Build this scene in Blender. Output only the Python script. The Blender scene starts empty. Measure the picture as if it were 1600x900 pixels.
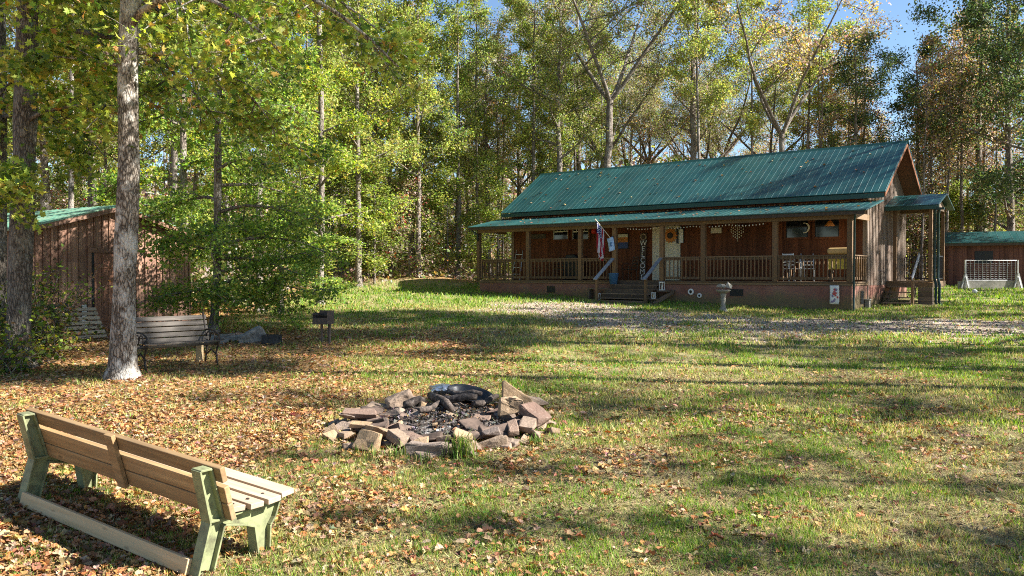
import bpy, bmesh, math, random
import numpy as np
from mathutils import Vector, Matrix, Quaternion
random.seed(11)
rng = np.random.default_rng(11)
R = math.radians
scene = bpy.context.scene
COL = scene.collection

# ------------------------------------------------------------------ basic helpers
def sstep(a, b, x):
    t = np.clip((np.asarray(x, float) - a) / (b - a), 0, 1)
    return t * t * (3 - 2 * t)

def vnoise(x, y, seed=0):
    """smooth value noise in 0..1"""
    x = np.asarray(x, float); y = np.asarray(y, float)
    xi = np.floor(x).astype(np.int64); yi = np.floor(y).astype(np.int64)
    xf = x - xi; yf = y - yi
    def h(a, b):
        n = (a * 374761393 + b * 668265263 + seed * 982451653) & 0x7fffffff
        n = ((n ^ (n >> 13)) * 1274126177) & 0x7fffffff
        return ((n ^ (n >> 16)) & 0xffff) / 65535.0
    u = xf * xf * (3 - 2 * xf); v = yf * yf * (3 - 2 * yf)
    return (h(xi, yi) * (1 - u) + h(xi + 1, yi) * u) * (1 - v) + (h(xi, yi + 1) * (1 - u) + h(xi + 1, yi + 1) * u) * v

def fbm(x, y, seed=0, o=3):
    s = 0; a = .5; t = 0
    for k in range(o):
        s = s + a * vnoise(np.asarray(x) * 2 ** k, np.asarray(y) * 2 ** k, seed + k * 17); t += a; a *= .5
    return s / t

def GZ(x, y):
    x = np.asarray(x, float); y = np.asarray(y, float)
    z = np.where(y < 40, .043 * y, 1.72 + .03 * (y - 40))
    z = np.where(y < -20, -.86, z)
    z = z + .05 * (fbm(x * .25 + 9, y * .25, 3, 2) - .5)
    berm = .55 * np.exp(-((x + 5.2) / 3.2) ** 2 - ((y - 43.5) / 2.2) ** 2)
    return z + berm + .17 * np.exp(-((x + 5) / 1.8) ** 2 - ((y - 7) / 2.2) ** 2)

def gz(x, y):
    return float(GZ(x, y))

CAMZ, F, HZ = 2.42, 1280.0, 427.0
def onground(px, py):
    """world point of the lawn that lies in that direction (plane fit of the slope)"""
    Y = CAMZ / ((py - HZ) / F + .043)
    x = (px - 800) / F * Y
    return Vector((x, Y, gz(x, Y)))
def at(px, py, Y):
    return Vector(((px - 800) / F * Y, Y, CAMZ + (HZ - py) / F * Y))

def link(o, parent=None):
    COL.objects.link(o)
    if parent is not None:
        o.parent = parent
    return o

def tag(o, label=None, cat=None, group=None, kind=None):
    if label: o['label'] = label
    if cat: o['category'] = cat
    if group: o['group'] = group
    if kind: o['kind'] = kind
    return o

def thing(name, label, cat, loc=(0, 0, 0), rz=0, group=None):
    o = bpy.data.objects.new(name, None)
    o.empty_display_size = .2
    link(o)
    o.location = loc; o.rotation_euler = (0, 0, rz)
    return tag(o, label, cat, group)

def copy_tree(o, parent=None):
    c = o.copy(); COL.objects.link(c)
    c.parent = parent
    for ch in list(o.children):
        copy_tree(ch, c)
    return c

class MB:
    def __init__(s):
        s.v = []; s.f = []; s.r = []
    def add(s, vs, fs, rnd=None):
        b = len(s.v)
        s.v += [tuple(p) for p in vs]
        s.f += [tuple(i + b for i in f) for f in fs]
        r = random.random() if rnd is None else rnd
        s.r += [r] * len(vs)
        return s
    def box(s, c, d, rot=None, rnd=None):
        x, y, z = d[0] / 2, d[1] / 2, d[2] / 2
        vs = [Vector(p) for p in ((-x, -y, -z), (x, -y, -z), (x, y, -z), (-x, y, -z), (-x, -y, z), (x, -y, z), (x, y, z), (-x, y, z))]
        if rot is not None: vs = [rot @ p for p in vs]
        c = Vector(c)
        return s.add([p + c for p in vs], [(0, 3, 2, 1), (4, 5, 6, 7), (0, 1, 5, 4), (1, 2, 6, 5), (2, 3, 7, 6), (3, 0, 4, 7)], rnd)
    def b2(s, lo, hi, rnd=None):
        lo = Vector(lo); hi = Vector(hi)
        return s.box((lo + hi) / 2, hi - lo, None, rnd)
    def beam(s, p0, p1, w, h, up=(0, 0, 1), rnd=None):
        p0 = Vector(p0); p1 = Vector(p1); d = p1 - p0; L = d.length; d.normalize()
        up = Vector(up)
        if abs(d.dot(up)) > .98: up = Vector((0, 1, 0))
        sx = d.cross(up).normalized(); uz = sx.cross(d)
        m = Matrix((d, sx, uz)).transposed()
        return s.box((p0 + p1) / 2, (L, w, h), m, rnd)
    def tube(s, pts, rad, n=8, caps=True, rnd=None):
        pts = [Vector(p) for p in pts]
        if not hasattr(rad, '__len__'): rad = [rad] * len(pts)
        vs = []; fs = []; ref = None
        for i, p in enumerate(pts):
            t = (pts[min(i + 1, len(pts) - 1)] - pts[max(i - 1, 0)]).normalized()
            if ref is None:
                ref = Vector((1, 0, 0)) if abs(t.x) < .8 else Vector((0, 1, 0))
            ref = (ref - t * ref.dot(t)).normalized(); b = t.cross(ref)
            for k in range(n):
                a = 2 * math.pi * k / n
                vs.append(p + (ref * math.cos(a) + b * math.sin(a)) * rad[i])
        for i in range(len(pts) - 1):
            for k in range(n):
                k2 = (k + 1) % n
                fs.append((i * n + k, i * n + k2, (i + 1) * n + k2, (i + 1) * n + k))
        if caps:
            fs.append(tuple(range(n - 1, -1, -1))); fs.append(tuple((len(pts) - 1) * n + k for k in range(n)))
        return s.add(vs, fs, rnd)
    def prism(s, poly, o, ax, ay, az, t, rnd=None):
        """polygon (u,v) in frame o + u*ax + v*ay, thickness t along az (centred)"""
        o = Vector(o); ax = Vector(ax); ay = Vector(ay); az = Vector(az)
        n = len(poly)
        vs = [o + ax * u + ay * v - az * (t / 2) for u, v in poly] + [o + ax * u + ay * v + az * (t / 2) for u, v in poly]
        fs = [tuple(range(n - 1, -1, -1)), tuple(range(n, 2 * n))]
        for i in range(n):
            j = (i + 1) % n
            fs.append((i, j, n + j, n + i))
        return s.add(vs, fs, rnd)
    def lathe(s, prof, o=(0, 0, 0), n=16, rnd=None):
        o = Vector(o); vs = []; fs = []
        for r, z in prof:
            for k in range(n):
                a = 2 * math.pi * k / n
                vs.append(o + Vector((r * math.cos(a), r * math.sin(a), z)))
        for i in range(len(prof) - 1):
            for k in range(n):
                k2 = (k + 1) % n
                fs.append((i * n + k, i * n + k2, (i + 1) * n + k2, (i + 1) * n + k))
        fs.append(tuple(range(n - 1, -1, -1))); fs.append(tuple((len(prof) - 1) * n + k for k in range(n)))
        return s.add(vs, fs, rnd)
    def build(s, name, m, parent=None, smooth=False, bevel=0, loc=None):
        me = bpy.data.meshes.new(name)
        me.from_pydata(s.v, [], s.f)
        bm = bmesh.new(); bm.from_mesh(me); bmesh.ops.recalc_face_normals(bm, faces=bm.faces); bm.to_mesh(me); bm.free()
        a = me.attributes.new('rnd', 'FLOAT', 'POINT')
        a.data.foreach_set('value', np.array(s.r, dtype=np.float32))
        if m: me.materials.append(m)
        if smooth:
            me.polygons.foreach_set('use_smooth', [True] * len(me.polygons))
        o = bpy.data.objects.new(name, me)
        link(o, parent)
        if loc is not None: o.location = loc
        if bevel:
            b = o.modifiers.new('bevel', 'BEVEL'); b.width = bevel; b.segments = 2; b.limit_method = 'ANGLE'
        return o

def npmesh(name, V, loops, starts, mat=None, col=None, smooth=False):
    me = bpy.data.meshes.new(name)
    V = np.ascontiguousarray(V, dtype=np.float32)
    me.vertices.add(len(V)); me.vertices.foreach_set('co', V.ravel())
    me.loops.add(len(loops)); me.loops.foreach_set('vertex_index', np.ascontiguousarray(loops, dtype=np.int32))
    me.polygons.add(len(starts)); me.polygons.foreach_set('loop_start', np.ascontiguousarray(starts, dtype=np.int32))
    if col is not None:
        a = me.attributes.new('col', 'FLOAT_COLOR', 'POINT')
        c4 = np.ones((len(V), 4), np.float32); c4[:, :3] = col
        a.data.foreach_set('color', c4.ravel())
    me.update(calc_edges=True)
    me.polygons.foreach_set('use_smooth', np.full(len(starts), bool(smooth)))
    if mat: me.materials.append(mat)
    return me

# leaf templates: verts in leaf frame (x side, y tip, z normal), faces of equal size
def tpl_quad():
    return np.array([(0, -.5, 0), (.36, .0, .09), (0, .5, -.03), (-.36, 0, .09)]), np.array([(0, 1, 2), (0, 2, 3)])
def tpl_maple():
    pts = [(0, -.5), (.14, -.2), (.42, -.3), (.3, -.05), (.55, .12), (.26, .14), (.24, .3), (.12, .24), (0, .55)]
    pts = pts + [(-x, y) for x, y in pts[1:-1]][::-1]
    v = [(x, y, .28 * x * x - .22 * y * y) for x, y in pts] + [(0, 0, .02)]
    n = len(pts)
    return np.array(v), np.array([(n, i, (i + 1) % n) for i in range(n)])
def tpl_oak():
    pts = [(0, -.6), (.06, -.4), (.2, -.38), (.1, -.22), (.32, -.1), (.12, .02), (.3, .2), (.1, .28), (0, .55)]
    pts = pts + [(-x, y) for x, y in pts[1:-1]][::-1]
    v = [(x, y, .5 * abs(x) - .3 * y * y) for x, y in pts] + [(0, 0, .0)]
    n = len(pts)
    return np.array(v), np.array([(n, i, (i + 1) % n) for i in range(n)])
def tpl_broad():
    pts = [(0, -.5), (.2, -.36), (.36, -.3), (.33, -.08), (.44, .08), (.3, .16), (.27, .34), (.1, .36), (0, .56)]
    pts = pts + [(-x * .94, y * 1.03) for x, y in pts[1:-1]][::-1]
    v = [(x, y, .42 * abs(x) - .45 * y * y + (.06 if i % 3 == 0 else -.02)) for i, (x, y) in enumerate(pts)] + [(0, 0, .0)]
    n = len(pts)
    return np.array(v), np.array([(n, i, (i + 1) % n) for i in range(n)])
def tpl_blade():
    return np.array([(-.5, 0, 0), (.5, 0, 0), (.0, 0, 1.0)]), np.array([(0, 1, 2)])

def frames(n, up=.5, rg=None):
    """n random orthonormal frames whose normals lean up by the share up (1 = flat)"""
    rg = rg or rng
    nz = rg.normal(size=(n, 3)); nz /= np.linalg.norm(nz, axis=1)[:, None]
    nz = nz * (1 - up) + np.array((0, 0, 1.)) * up
    nz /= np.linalg.norm(nz, axis=1)[:, None]
    t = rg.normal(size=(n, 3)); t -= nz * np.sum(t * nz, 1)[:, None]; t /= np.linalg.norm(t, axis=1)[:, None]
    b = np.cross(nz, t)
    return b, t, nz

def scatter(name, tpl, C, S, fr, colr, mat, curl=None):
    T, Fc = tpl
    n = len(C); k = len(T)
    b, t, z = fr
    S = np.asarray(S)[:, None, None]
    tz = T[None, :, 2:3] if curl is None else T[None, :, 2:3] * np.asarray(curl)[:, None, None]
    V = C[:, None, :] + S * (T[None, :, 0:1] * b[:, None, :] + T[None, :, 1:2] * t[:, None, :] + tz * z[:, None, :])
    V = V.reshape(-1, 3)
    L = (Fc[None] + (np.arange(n) * k)[:, None, None]).reshape(-1)
    st = np.arange(n * len(Fc)) * Fc.shape[1]
    return npmesh(name, V, L, st, mat, np.repeat(colr, k, axis=0))

def pick(pal, n, jit=.25, rg=None, w=None):
    rg = rg or rng
    pal = np.array(pal, float)
    i = rg.choice(len(pal), n, p=None if w is None else np.array(w) / sum(w))
    c = pal[i] * (1 + jit * rg.normal(size=(n, 1)))
    c = c * (1 + .12 * rg.normal(size=(n, 3)))
    return np.clip(c, .004, .9)

# ------------------------------------------------------------------ materials
class NT:
    def __init__(s, name):
        s.m = bpy.data.materials.new(name); s.m.use_nodes = True
        s.t = s.m.node_tree; s.t.nodes.clear()
        s.out = s.t.nodes.new('ShaderNodeOutputMaterial')
    def n(s, typ, **kw):
        nd = s.t.nodes.new('ShaderNode' + typ)
        for k, v in kw.items():
            if k in nd.inputs: 
                if hasattr(v, 'node'): s.t.links.new(v, nd.inputs[k])
                else: nd.inputs[k].default_value = v
            else: setattr(nd, k, v)
        return nd
    def lk(s, a, b): s.t.links.new(a, b)
    def math(s, op, a, b=0.0, clamp=False):
        nd = s.t.nodes.new('ShaderNodeMath'); nd.operation = op; nd.use_clamp = clamp
        for i, v in enumerate((a, b)):
            if hasattr(v, 'node'): s.lk(v, nd.inputs[i])
            else: nd.inputs[i].default_value = v
        return nd.outputs[0]
    def mix(s, f, a, b, mode='MIX'):
        nd = s.t.nodes.new('ShaderNodeMix'); nd.data_type = 'RGBA'; nd.blend_type = mode
        for i, v in ((0, f), (6, a), (7, b)):
            if hasattr(v, 'node'): s.lk(v, nd.inputs[i])
            else: nd.inputs[i].default_value = v if i == 0 else (*v, 1)
        return nd.outputs[2]
    def coord(s, scale=(1, 1, 1)):
        tc = s.t.nodes.new('ShaderNodeTexCoord'); mp = s.t.nodes.new('ShaderNodeMapping')
        mp.inputs['Scale'].default_value = scale; s.lk(tc.outputs['Object'], mp.inputs[0])
        return mp.outputs[0]
    def noise(s, vec, scale, detail=4, rough=.6):
        nd = s.t.nodes.new('ShaderNodeTexNoise'); s.lk(vec, nd.inputs['Vector'])
        nd.inputs['Scale'].default_value = scale; nd.inputs['Detail'].default_value = detail; nd.inputs['Roughness'].default_value = rough
        return nd.outputs['Fac']
    def ramp(s, f, stops):
        nd = s.t.nodes.new('ShaderNodeValToRGB'); s.lk(f, nd.inputs[0])
        e = nd.color_ramp.elements
        while len(e) < len(stops): e.new(.5)
        for k, (p, c) in enumerate(stops):
            e[k].position = p; e[k].color = (*c, 1) if hasattr(c, '__len__') else (c, c, c, 1)
        return nd.outputs[0]
    def attr(s, name, out='Fac'):
        nd = s.t.nodes.new('ShaderNodeAttribute'); nd.attribute_name = name
        return nd.outputs[out]
    def bump(s, h, strength=.5, dist=.02):
        nd = s.t.nodes.new('ShaderNodeBump'); nd.inputs['Strength'].default_value = strength; nd.inputs['Distance'].default_value = dist
        s.lk(h, nd.inputs['Height']); return nd.outputs[0]
    def principled(s, col, rough=.7, metal=0, normal=None, spec=.3):
        nd = s.t.nodes.new('ShaderNodeBsdfPrincipled')
        for k, v in (('Base Color', col), ('Roughness', rough), ('Metallic', metal), ('Specular IOR Level', spec)):
            if hasattr(v, 'node'): s.lk(v, nd.inputs[k])
            else: nd.inputs[k].default_value = (*v, 1) if hasattr(v, '__len__') else v
        if normal is not None: s.lk(normal, nd.inputs['Normal'])
        return nd.outputs[0]
    def done(s, sh):
        s.lk(sh, s.out.inputs['Surface']); return s.m

def wood(name, a, b, axis='x', stripe=None, stripe_axis=0, grain=1.0, weather=None, rough=.75, knots=False, wamt=.5):
    t = NT(name)
    sc = {'x': (1.2, 22, 22), 'y': (22, 1.2, 22), 'z': (22, 22, 1.2)}[axis]
    v = t.coord(sc)
    g = t.noise(v, grain, 5, .65)
    col = t.mix(t.ramp(g, [(.3, 0.), (.72, 1.)]), a, b)
    big = t.noise(t.coord((1, 1, 1)), 1.3, 3, .6)
    if weather:
        col = t.mix(t.math('MULTIPLY', t.ramp(big, [(.38, 0.), (.7, 1.)]), wamt), col, weather)
    rn = t.attr('rnd')
    if stripe:
        tc = t.n('TexCoord'); sx = t.n('SeparateXYZ'); t.lk(tc.outputs['Object'], sx.inputs[0])
        fl = t.math('FLOOR', t.math('DIVIDE', sx.outputs[stripe_axis], stripe))
        wn = t.n('TexWhiteNoise', noise_dimensions='1D'); t.lk(fl, wn.inputs['W'])
        rn = wn.outputs['Value']
    val = t.math('ADD', t.math('MULTIPLY', rn, .55), .72)
    hsv = t.n('HueSaturation'); t.lk(col, hsv.inputs['Color']); t.lk(val, hsv.inputs['Value'])
    hsv.inputs['Saturation'].default_value = 1
    col = hsv.outputs[0]
    if knots:
        vo = t.n('TexVoronoi'); t.lk(t.coord((2.6, 9, 9) if axis == 'x' else (9, 9, 2.6)), vo.inputs['Vector']); vo.inputs['Scale'].default_value = 1.0
        kn = t.ramp(vo.outputs['Distance'], [(.03, 1.), (.13, 0.)])
        col = t.mix(t.math('MULTIPLY', kn, .75), col, tuple(c * .25 for c in a))
    return t.done(t.principled(col, rough, 0, t.bump(g, .35, .01), .25))

def paint(name, c, rough=.5, metal=0, dirt=None, damt=.5, dscale=5, spec=.4):
    t = NT(name)
    n = t.noise(t.coord(), dscale, 5, .65)
    d = dirt or tuple(x * .6 for x in c)
    col = t.mix(t.math('MULTIPLY', t.ramp(n, [(.42, 0.), (.68, 1.)]), damt), c, d)
    return t.done(t.principled(col, rough, metal, t.bump(n, .1, .01), spec))

def leafmat(name, trans=.4, rough=.5):
    t = NT(name)
    c = t.attr('col', 'Color')
    p = t.principled(c, rough, 0, None, .25)
    tr = t.n('BsdfTranslucent')
    hsv = t.n('HueSaturation', Saturation=1.12, Value=1.75); t.lk(c, hsv.inputs['Color'])
    t.lk(hsv.outputs[0], tr.inputs['Color'])
    mx = t.n('MixShader'); mx.inputs[0].default_value = trans
    t.lk(p, mx.inputs[1]); t.lk(tr.outputs[0], mx.inputs[2])
    return t.done(mx.outputs[0])

def barkmat(name, a, b, lichen=None, lamt=.5, sc=1.0):
    t = NT(name)
    v0 = t.coord((15 * sc, 15 * sc, 4.5 * sc)); v = t.n('VectorMath', operation='ADD').outputs[0]; va = v.node; t.lk(v0, va.inputs[0]); nz_ = t.n('TexNoise'); t.lk(v0, nz_.inputs['Vector']); nz_.inputs['Scale'].default_value = 1.3; nz_.inputs['Detail'].default_value = 4; t.lk(nz_.outputs['Color'], va.inputs[1])
    vo = t.n('TexVoronoi', feature='DISTANCE_TO_EDGE'); t.lk(v, vo.inputs['Vector']); vo.inputs['Scale'].default_value = 1.6
    n = t.noise(t.coord((14 * sc, 14 * sc, 4 * sc)), 1.5, 6, .7)
    h = t.math('ADD', t.math('MULTIPLY', t.ramp(vo.outputs['Distance'], [(.0, 0.), (.25, 1.)]), .6), t.math('MULTIPLY', n, .6))
    col = t.mix(t.ramp(h, [(.3, 0.), (.8, 1.)]), a, b)
    if lichen:
        n2 = t.noise(t.coord((1.6, 1.6, 1.1)), 2.2, 5, .7)
        col = t.mix(t.math('MULTIPLY', t.ramp(n2, [(.48, 0.), (.6, 1.)]), lamt), col, lichen)
    return t.done(t.principled(col, .9, 0, t.bump(h, .9, .03), .15))

M = {}
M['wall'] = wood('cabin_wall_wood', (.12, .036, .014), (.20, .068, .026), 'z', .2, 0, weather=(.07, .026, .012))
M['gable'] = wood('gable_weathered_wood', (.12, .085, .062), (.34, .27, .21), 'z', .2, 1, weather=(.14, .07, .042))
M['soffit'] = wood('soffit_wood', (.12, .045, .018), (.19, .07, .028), 'x')
M['porch_z'] = wood('porch_post_wood', (.12, .068, .032), (.20, .12, .06), 'z', weather=(.15, .095, .055))
M['porch_x'] = wood('porch_rail_wood', (.12, .072, .036), (.20, .13, .072), 'x', weather=(.15, .11, .075))
M['rail_grey'] = wood('handrail_grey_wood', (.17, .18, .20), (.28, .30, .33), 'x', weather=(.22, .23, .26))
M['step'] = wood('step_dark_wood', (.10, .07, .05), (.2, .145, .1), 'x')
M['bench_back'] = wood('bench_board', (.22, .125, .052), (.44, .285, .135), 'x', knots=True, weather=(.19, .135, .085))
M['bench_seat'] = wood('bench_seat_board', (.27, .20, .125), (.44, .34, .235), 'x', weather=(.28, .235, .19))
M['bench_rail'] = wood('bench_rail_board', (.40, .28, .14), (.56, .42, .24), 'x', knots=True)
M['old_slat'] = wood('old_slat', (.05, .041, .034), (.17, .145, .12), 'x', weather=(.03, .025, .02), wamt=.9)
M['shed'] = wood('shed_board', (.19, .095, .06), (.46, .275, .185), 'z', weather=(.115, .055, .036), wamt=.7)
M['shed_r'] = wood('shed_red_board', (.11, .042, .03), (.18, .078, .055), 'z', .2, 0, weather=(.08, .04, .03))
M['pallet'] = wood('pallet_wood', (.34, .25, .165), (.56, .43, .30), 'x')
M['door_red'] = wood('shed_door_wood', (.20, .085, .05), (.36, .18, .11), 'z', weather=(.12, .055, .035))
M['pen_grey'] = paint('pen_grey_paint', (.46, .45, .42), .6, 0, (.3, .28, .24), .6, 7)
M['dark_wood'] = wood('dark_wood', (.05, .035, .025), (.11, .08, .055), 'z')
def roofmat():
    t = NT('green_metal_roof')
    tc = t.n('TexCoord'); sx = t.n('SeparateXYZ'); t.lk(tc.outputs['Object'], sx.inputs[0])
    wn = t.n('TexWhiteNoise', noise_dimensions='1D'); t.lk(t.math('FLOOR', t.math('DIVIDE', sx.outputs[0], .92)), wn.inputs['W'])
    dirt = t.noise(t.coord((7, .7, .7)), 1.2, 5, .7); big = t.noise(t.coord(), .9, 4, .6)
    col = t.mix(t.ramp(big, [(.4, 0.), (.65, 1.)]), (.008, .056, .056), (.018, .080, .075))
    hsv = t.n('HueSaturation'); t.lk(col, hsv.inputs['Color']); t.lk(t.math('ADD', t.math('MULTIPLY', wn.outputs['Value'], .3), .85), hsv.inputs['Value'])
    col = t.mix(t.math('MULTIPLY', t.ramp(dirt, [(.52, 0.), (.75, 1.)]), .45), hsv.outputs[0], (.075, .085, .065))
    rough = t.math('ADD', t.math('MULTIPLY', dirt, .25), .27)
    return t.done(t.principled(col, rough, .2, t.bump(big, .15, .03), .5))
M['roof'] = roofmat()
M['roof_shed'] = paint('faded_green_roof', (.12, .30, .21), .4, .2, (.30, .27, .16), .6, 2.2)
M['trim_green'] = paint('dark_green_trim', (.012, .06, .05), .4, .2)
M['gutter'] = paint('gutter_green', (.008, .032, .028), .45, .1)
M['bench_green'] = paint('worn_green_paint', (.23, .245, .12), .6, 0, (.075, .07, .04), .85, 9)
M['white'] = paint('white_paint', (.74, .73, .69), .5, 0, (.55, .52, .46), .5, 6)
M['cream'] = paint('cream_paint', (.66, .60, .44), .5, 0, (.5, .44, .32), .4, 3)
M['black'] = paint('black_metal', (.018, .018, .02), .45, .2)
M['plastic_black'] = paint('black_plastic', (.02, .021, .024), .42, 0, (.09, .085, .08), .6, 8, .4)
M['iron'] = paint('cast_iron', (.03, .026, .022), .55, .3, (.09, .05, .03), .5, 12)
M['grill'] = paint('weathered_grill_steel', (.08, .065, .055), .7, .3, (.2, .13, .09), .7, 10)
M['alu'] = paint('bare_metal', (.55, .56, .57), .35, .8)
M['blue'] = paint('blue_plastic', (.06, .16, .32), .5)
M['yellow'] = paint('yellow_plastic', (.72, .60, .10), .5, 0, (.6, .48, .1), .4)
M['tan'] = paint('tan_cloth', (.50, .33, .13), .9, 0, (.38, .24, .1), .5)
M['red'] = paint('red_plastic', (.5, .03, .02), .45)
M['orange'] = paint('orange_paint', (.55, .2, .03), .6, 0, (.4, .1, .02), .6, 12)
M['concrete'] = paint('concrete', (.28, .255, .215), .9, 0, (.13, .13, .09), .8, 9)
M['teal'] = paint('teal_glass_top', (.04, .12, .11), .15)
M['wire'] = paint('galvanised_wire', (.45, .45, .44), .4, .7)
M['leaf'] = leafmat('leaf_sheet', .42)
M['litter'] = leafmat('fallen_leaf', .12, .65)
M['grass'] = leafmat('grass_blade', .35, .6)
M['bark_light'] = barkmat('pale_bark', (.05, .036, .026), (.34, .28, .22), (.60, .56, .49), .85)
M['bark_dark'] = barkmat('dark_bark', (.045, .035, .028), (.17, .14, .11), (.3, .28, .23), .4)
M['bark'] = barkmat('wood_bark', (.07, .055, .045), (.24, .195, .155), (.42, .38, .33), .5, .8)

def glassmat():
    t = NT('window_glass')
    return t.done(t.principled((.012, .014, .015), .06, 0, None, .6))
M['glass'] = glassmat()

def stuccomat():
    t = NT('foundation_stucco')
    n = t.noise(t.coord(), 1.1, 5, .65); n2 = t.noise(t.coord(), 14, 4, .7)
    col = t.mix(t.ramp(n, [(.35, 0.), (.65, 1.)]), (.20, .085, .06), (.29, .155, .115))
    tc = t.n('TexCoord'); sx = t.n('SeparateXYZ'); t.lk(tc.outputs['Object'], sx.inputs[0])
    hz = t.math('SUBTRACT', sx.outputs[2], t.math('MULTIPLY', t.math('SUBTRACT', n, .5), 1.1))
    # moss stain that climbs from the soil line with an uneven edge of its own
    moss = t.ramp(hz, [(.30, 1.), (.62, 0.)])
    sxm = t.math('MULTIPLY', sx.outputs[0], -.026)
    col = t.mix(t.math('MULTIPLY', moss, .75), col, (.13, .125, .055))
    col = t.mix(t.math('MULTIPLY', n2, .3), col, (.16, .09, .07))
    return t.done(t.principled(col, .9, 0, t.bump(n2, .4, .01), .15))
M['stucco'] = stuccomat()

def stonemat():
    t = NT('field_stone')
    r = t.attr('rnd')
    base = t.ramp(r, [(0., (.16, .10, .075)), (.3, (.30, .215, .15)), (.55, (.22, .17, .135)), (.8, (.36, .24, .13)), (1., (.17, .135, .115))])
    n = t.noise(t.coord(), 9, 6, .7); n2 = t.noise(t.coord(), 30, 4, .7)
    col = t.mix(t.math('MULTIPLY', t.ramp(n, [(.4, 0.), (.7, 1.)]), .55), base, (.12, .085, .065))
    col = t.mix(t.math('MULTIPLY', t.ramp(n2, [(.55, 0.), (.75, 1.)]), .4), col, (.5, .42, .34))
    return t.done(t.principled(col, .9, 0, t.bump(t.math('ADD', n, t.math('MULTIPLY', n2, .4)), .6, .03), .15))
M['stone'] = stonemat()
M['grey_rock'] = paint('grey_rock', (.26, .24, .21), .9, 0, (.10, .09, .075), .85, 9, .15)
M['stone_soot'] = paint('sooty_stone', (.15, .105, .08), .9, 0, (.03, .025, .022), .9, 6, .15)

def ashmat():
    t = NT('ash')
    n = t.noise(t.coord(), 5, 6, .75)
    col = t.ramp(n, [(.3, (.02, .018, .016)), (.5, (.07, .055, .045)), (.62, (.2, .18, .16)), (.75, (.4, .38, .36))])
    return t.done(t.principled(col, .95, 0, t.bump(n, .8, .05), .1))
M['ash'] = ashmat()
def charmat():
    t = NT('charred_wood')
    n = t.noise(t.coord((3, 3, 3)), 5, 6, .7)
    col = t.ramp(n, [(.35, (.02, .017, .015)), (.55, (.10, .075, .06)), (.75, (.30, .26, .22))])
    return t.done(t.principled(col, .85, 0, t.bump(n, .7, .03), .2))
M['char'] = charmat()

def groundmat():
    t = NT('lawn_soil')
    z = t.attr('col', 'Color')     # r = leaf litter, g = grass, b = bare gravel
    sp = t.n('SeparateColor'); t.lk(z, sp.inputs[0])
    v = t.coord()
    n1 = t.noise(v, 1.2, 6, .65); n2 = t.noise(v, 9, 6, .7); n3 = t.noise(v, 38, 4, .75)
    soil = t.mix(t.ramp(n2, [(.35, 0.), (.68, 1.)]), (.20, .15, .08), (.42, .33, .19))
    grass = t.mix(t.ramp(n3, [(.35, 0.), (.66, 1.)]), (.09, .11, .022), (.32, .29, .10))
    grass = t.mix(t.ramp(n1, [(.4, 0.), (.66, .8)]), grass, (.38, .31, .15))
    litter = t.ramp(n3, [(.32, (.10, .05, .025)), (.45, (.30, .15, .055)), (.58, (.42, .25, .1)), (.7, (.52, .36, .2))])
    grav = t.mix(t.ramp(n3, [(.35, 0.), (.65, 1.)]), (.25, .185, .125), (.50, .41, .31))
    col = t.mix(t.math('MULTIPLY', sp.outputs[1], .9), soil, grass)
    col = t.mix(t.ramp(t.math('ADD', sp.outputs[0], t.math('MULTIPLY', t.math('SUBTRACT', n2, .5), .9)), [(.3, 0.), (.7, .85)]), col, litter)
    col = t.mix(t.ramp(t.math('ADD', sp.outputs[2], t.math('MULTIPLY', t.math('SUBTRACT', n2, .5), 1.1)), [(.3, 0.), (.75, 1.)]), col, grav)
    return t.done(t.principled(col, .95, 0, t.bump(t.math('ADD', n3, n2), .8, .05), .1))
M['ground'] = groundmat()

# ------------------------------------------------------------------ camera, light, world
cam = bpy.data.cameras.new('camera'); cam.lens = 28.8; cam.sensor_width = 36; cam.clip_end = 2000
co = bpy.data.objects.new('camera', cam); link(co)
co.location = (0, 0, CAMZ); co.rotation_euler = (R(90 - math.degrees(math.atan(23 / 1280))), 0, 0)
scene.camera = co

SUN_EL = R(36); SUN_DIR = Vector((math.cos(SUN_EL) * math.cos(R(-9)), math.cos(SUN_EL) * math.sin(R(-9)), math.sin(SUN_EL)))
sl = bpy.data.lights.new('sun', 'SUN'); sl.energy = 5.0; sl.angle = R(.5); sl.color = (1, .975, .925)
so = bpy.data.objects.new('sun', sl); link(so); so.rotation_euler = SUN_DIR.to_track_quat('Z', 'Y').to_euler(); so.location = (20, -5, 20)
w = bpy.data.worlds.new('World'); scene.world = w; w.use_nodes = True
nt = w.node_tree; bg = nt.nodes['Background']
sky = nt.nodes.new('ShaderNodeTexSky'); sky.sky_type = 'NISHITA'; sky.sun_disc = False
sky.sun_elevation = SUN_EL; sky.sun_rotation = math.atan2(SUN_DIR.x, SUN_DIR.y)
sky.air_density = 1.0; sky.dust_density = .1; sky.ozone_density = 3.5
nt.links.new(sky.outputs[0], bg.inputs[0]); bg.inputs[1].default_value = .058
vs = scene.view_settings; scene.display_settings.display_device = 'sRGB'
vs.view_transform = 'Standard'; vs.look = 'None'; vs.gamma = 1; vs.use_curve_mapping = False; vs.exposure = 1.85
cy = scene.cycles
cy.max_bounces = 6; cy.diffuse_bounces = 3; cy.glossy_bounces = 2; cy.transmission_bounces = 4; cy.transparent_max_bounces = 4
cy.use_adaptive_sampling = True; cy.adaptive_threshold = .008; cy.filter_width = 1.05; cy.use_denoising = False; cy.sample_clamp_indirect = 8

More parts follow.
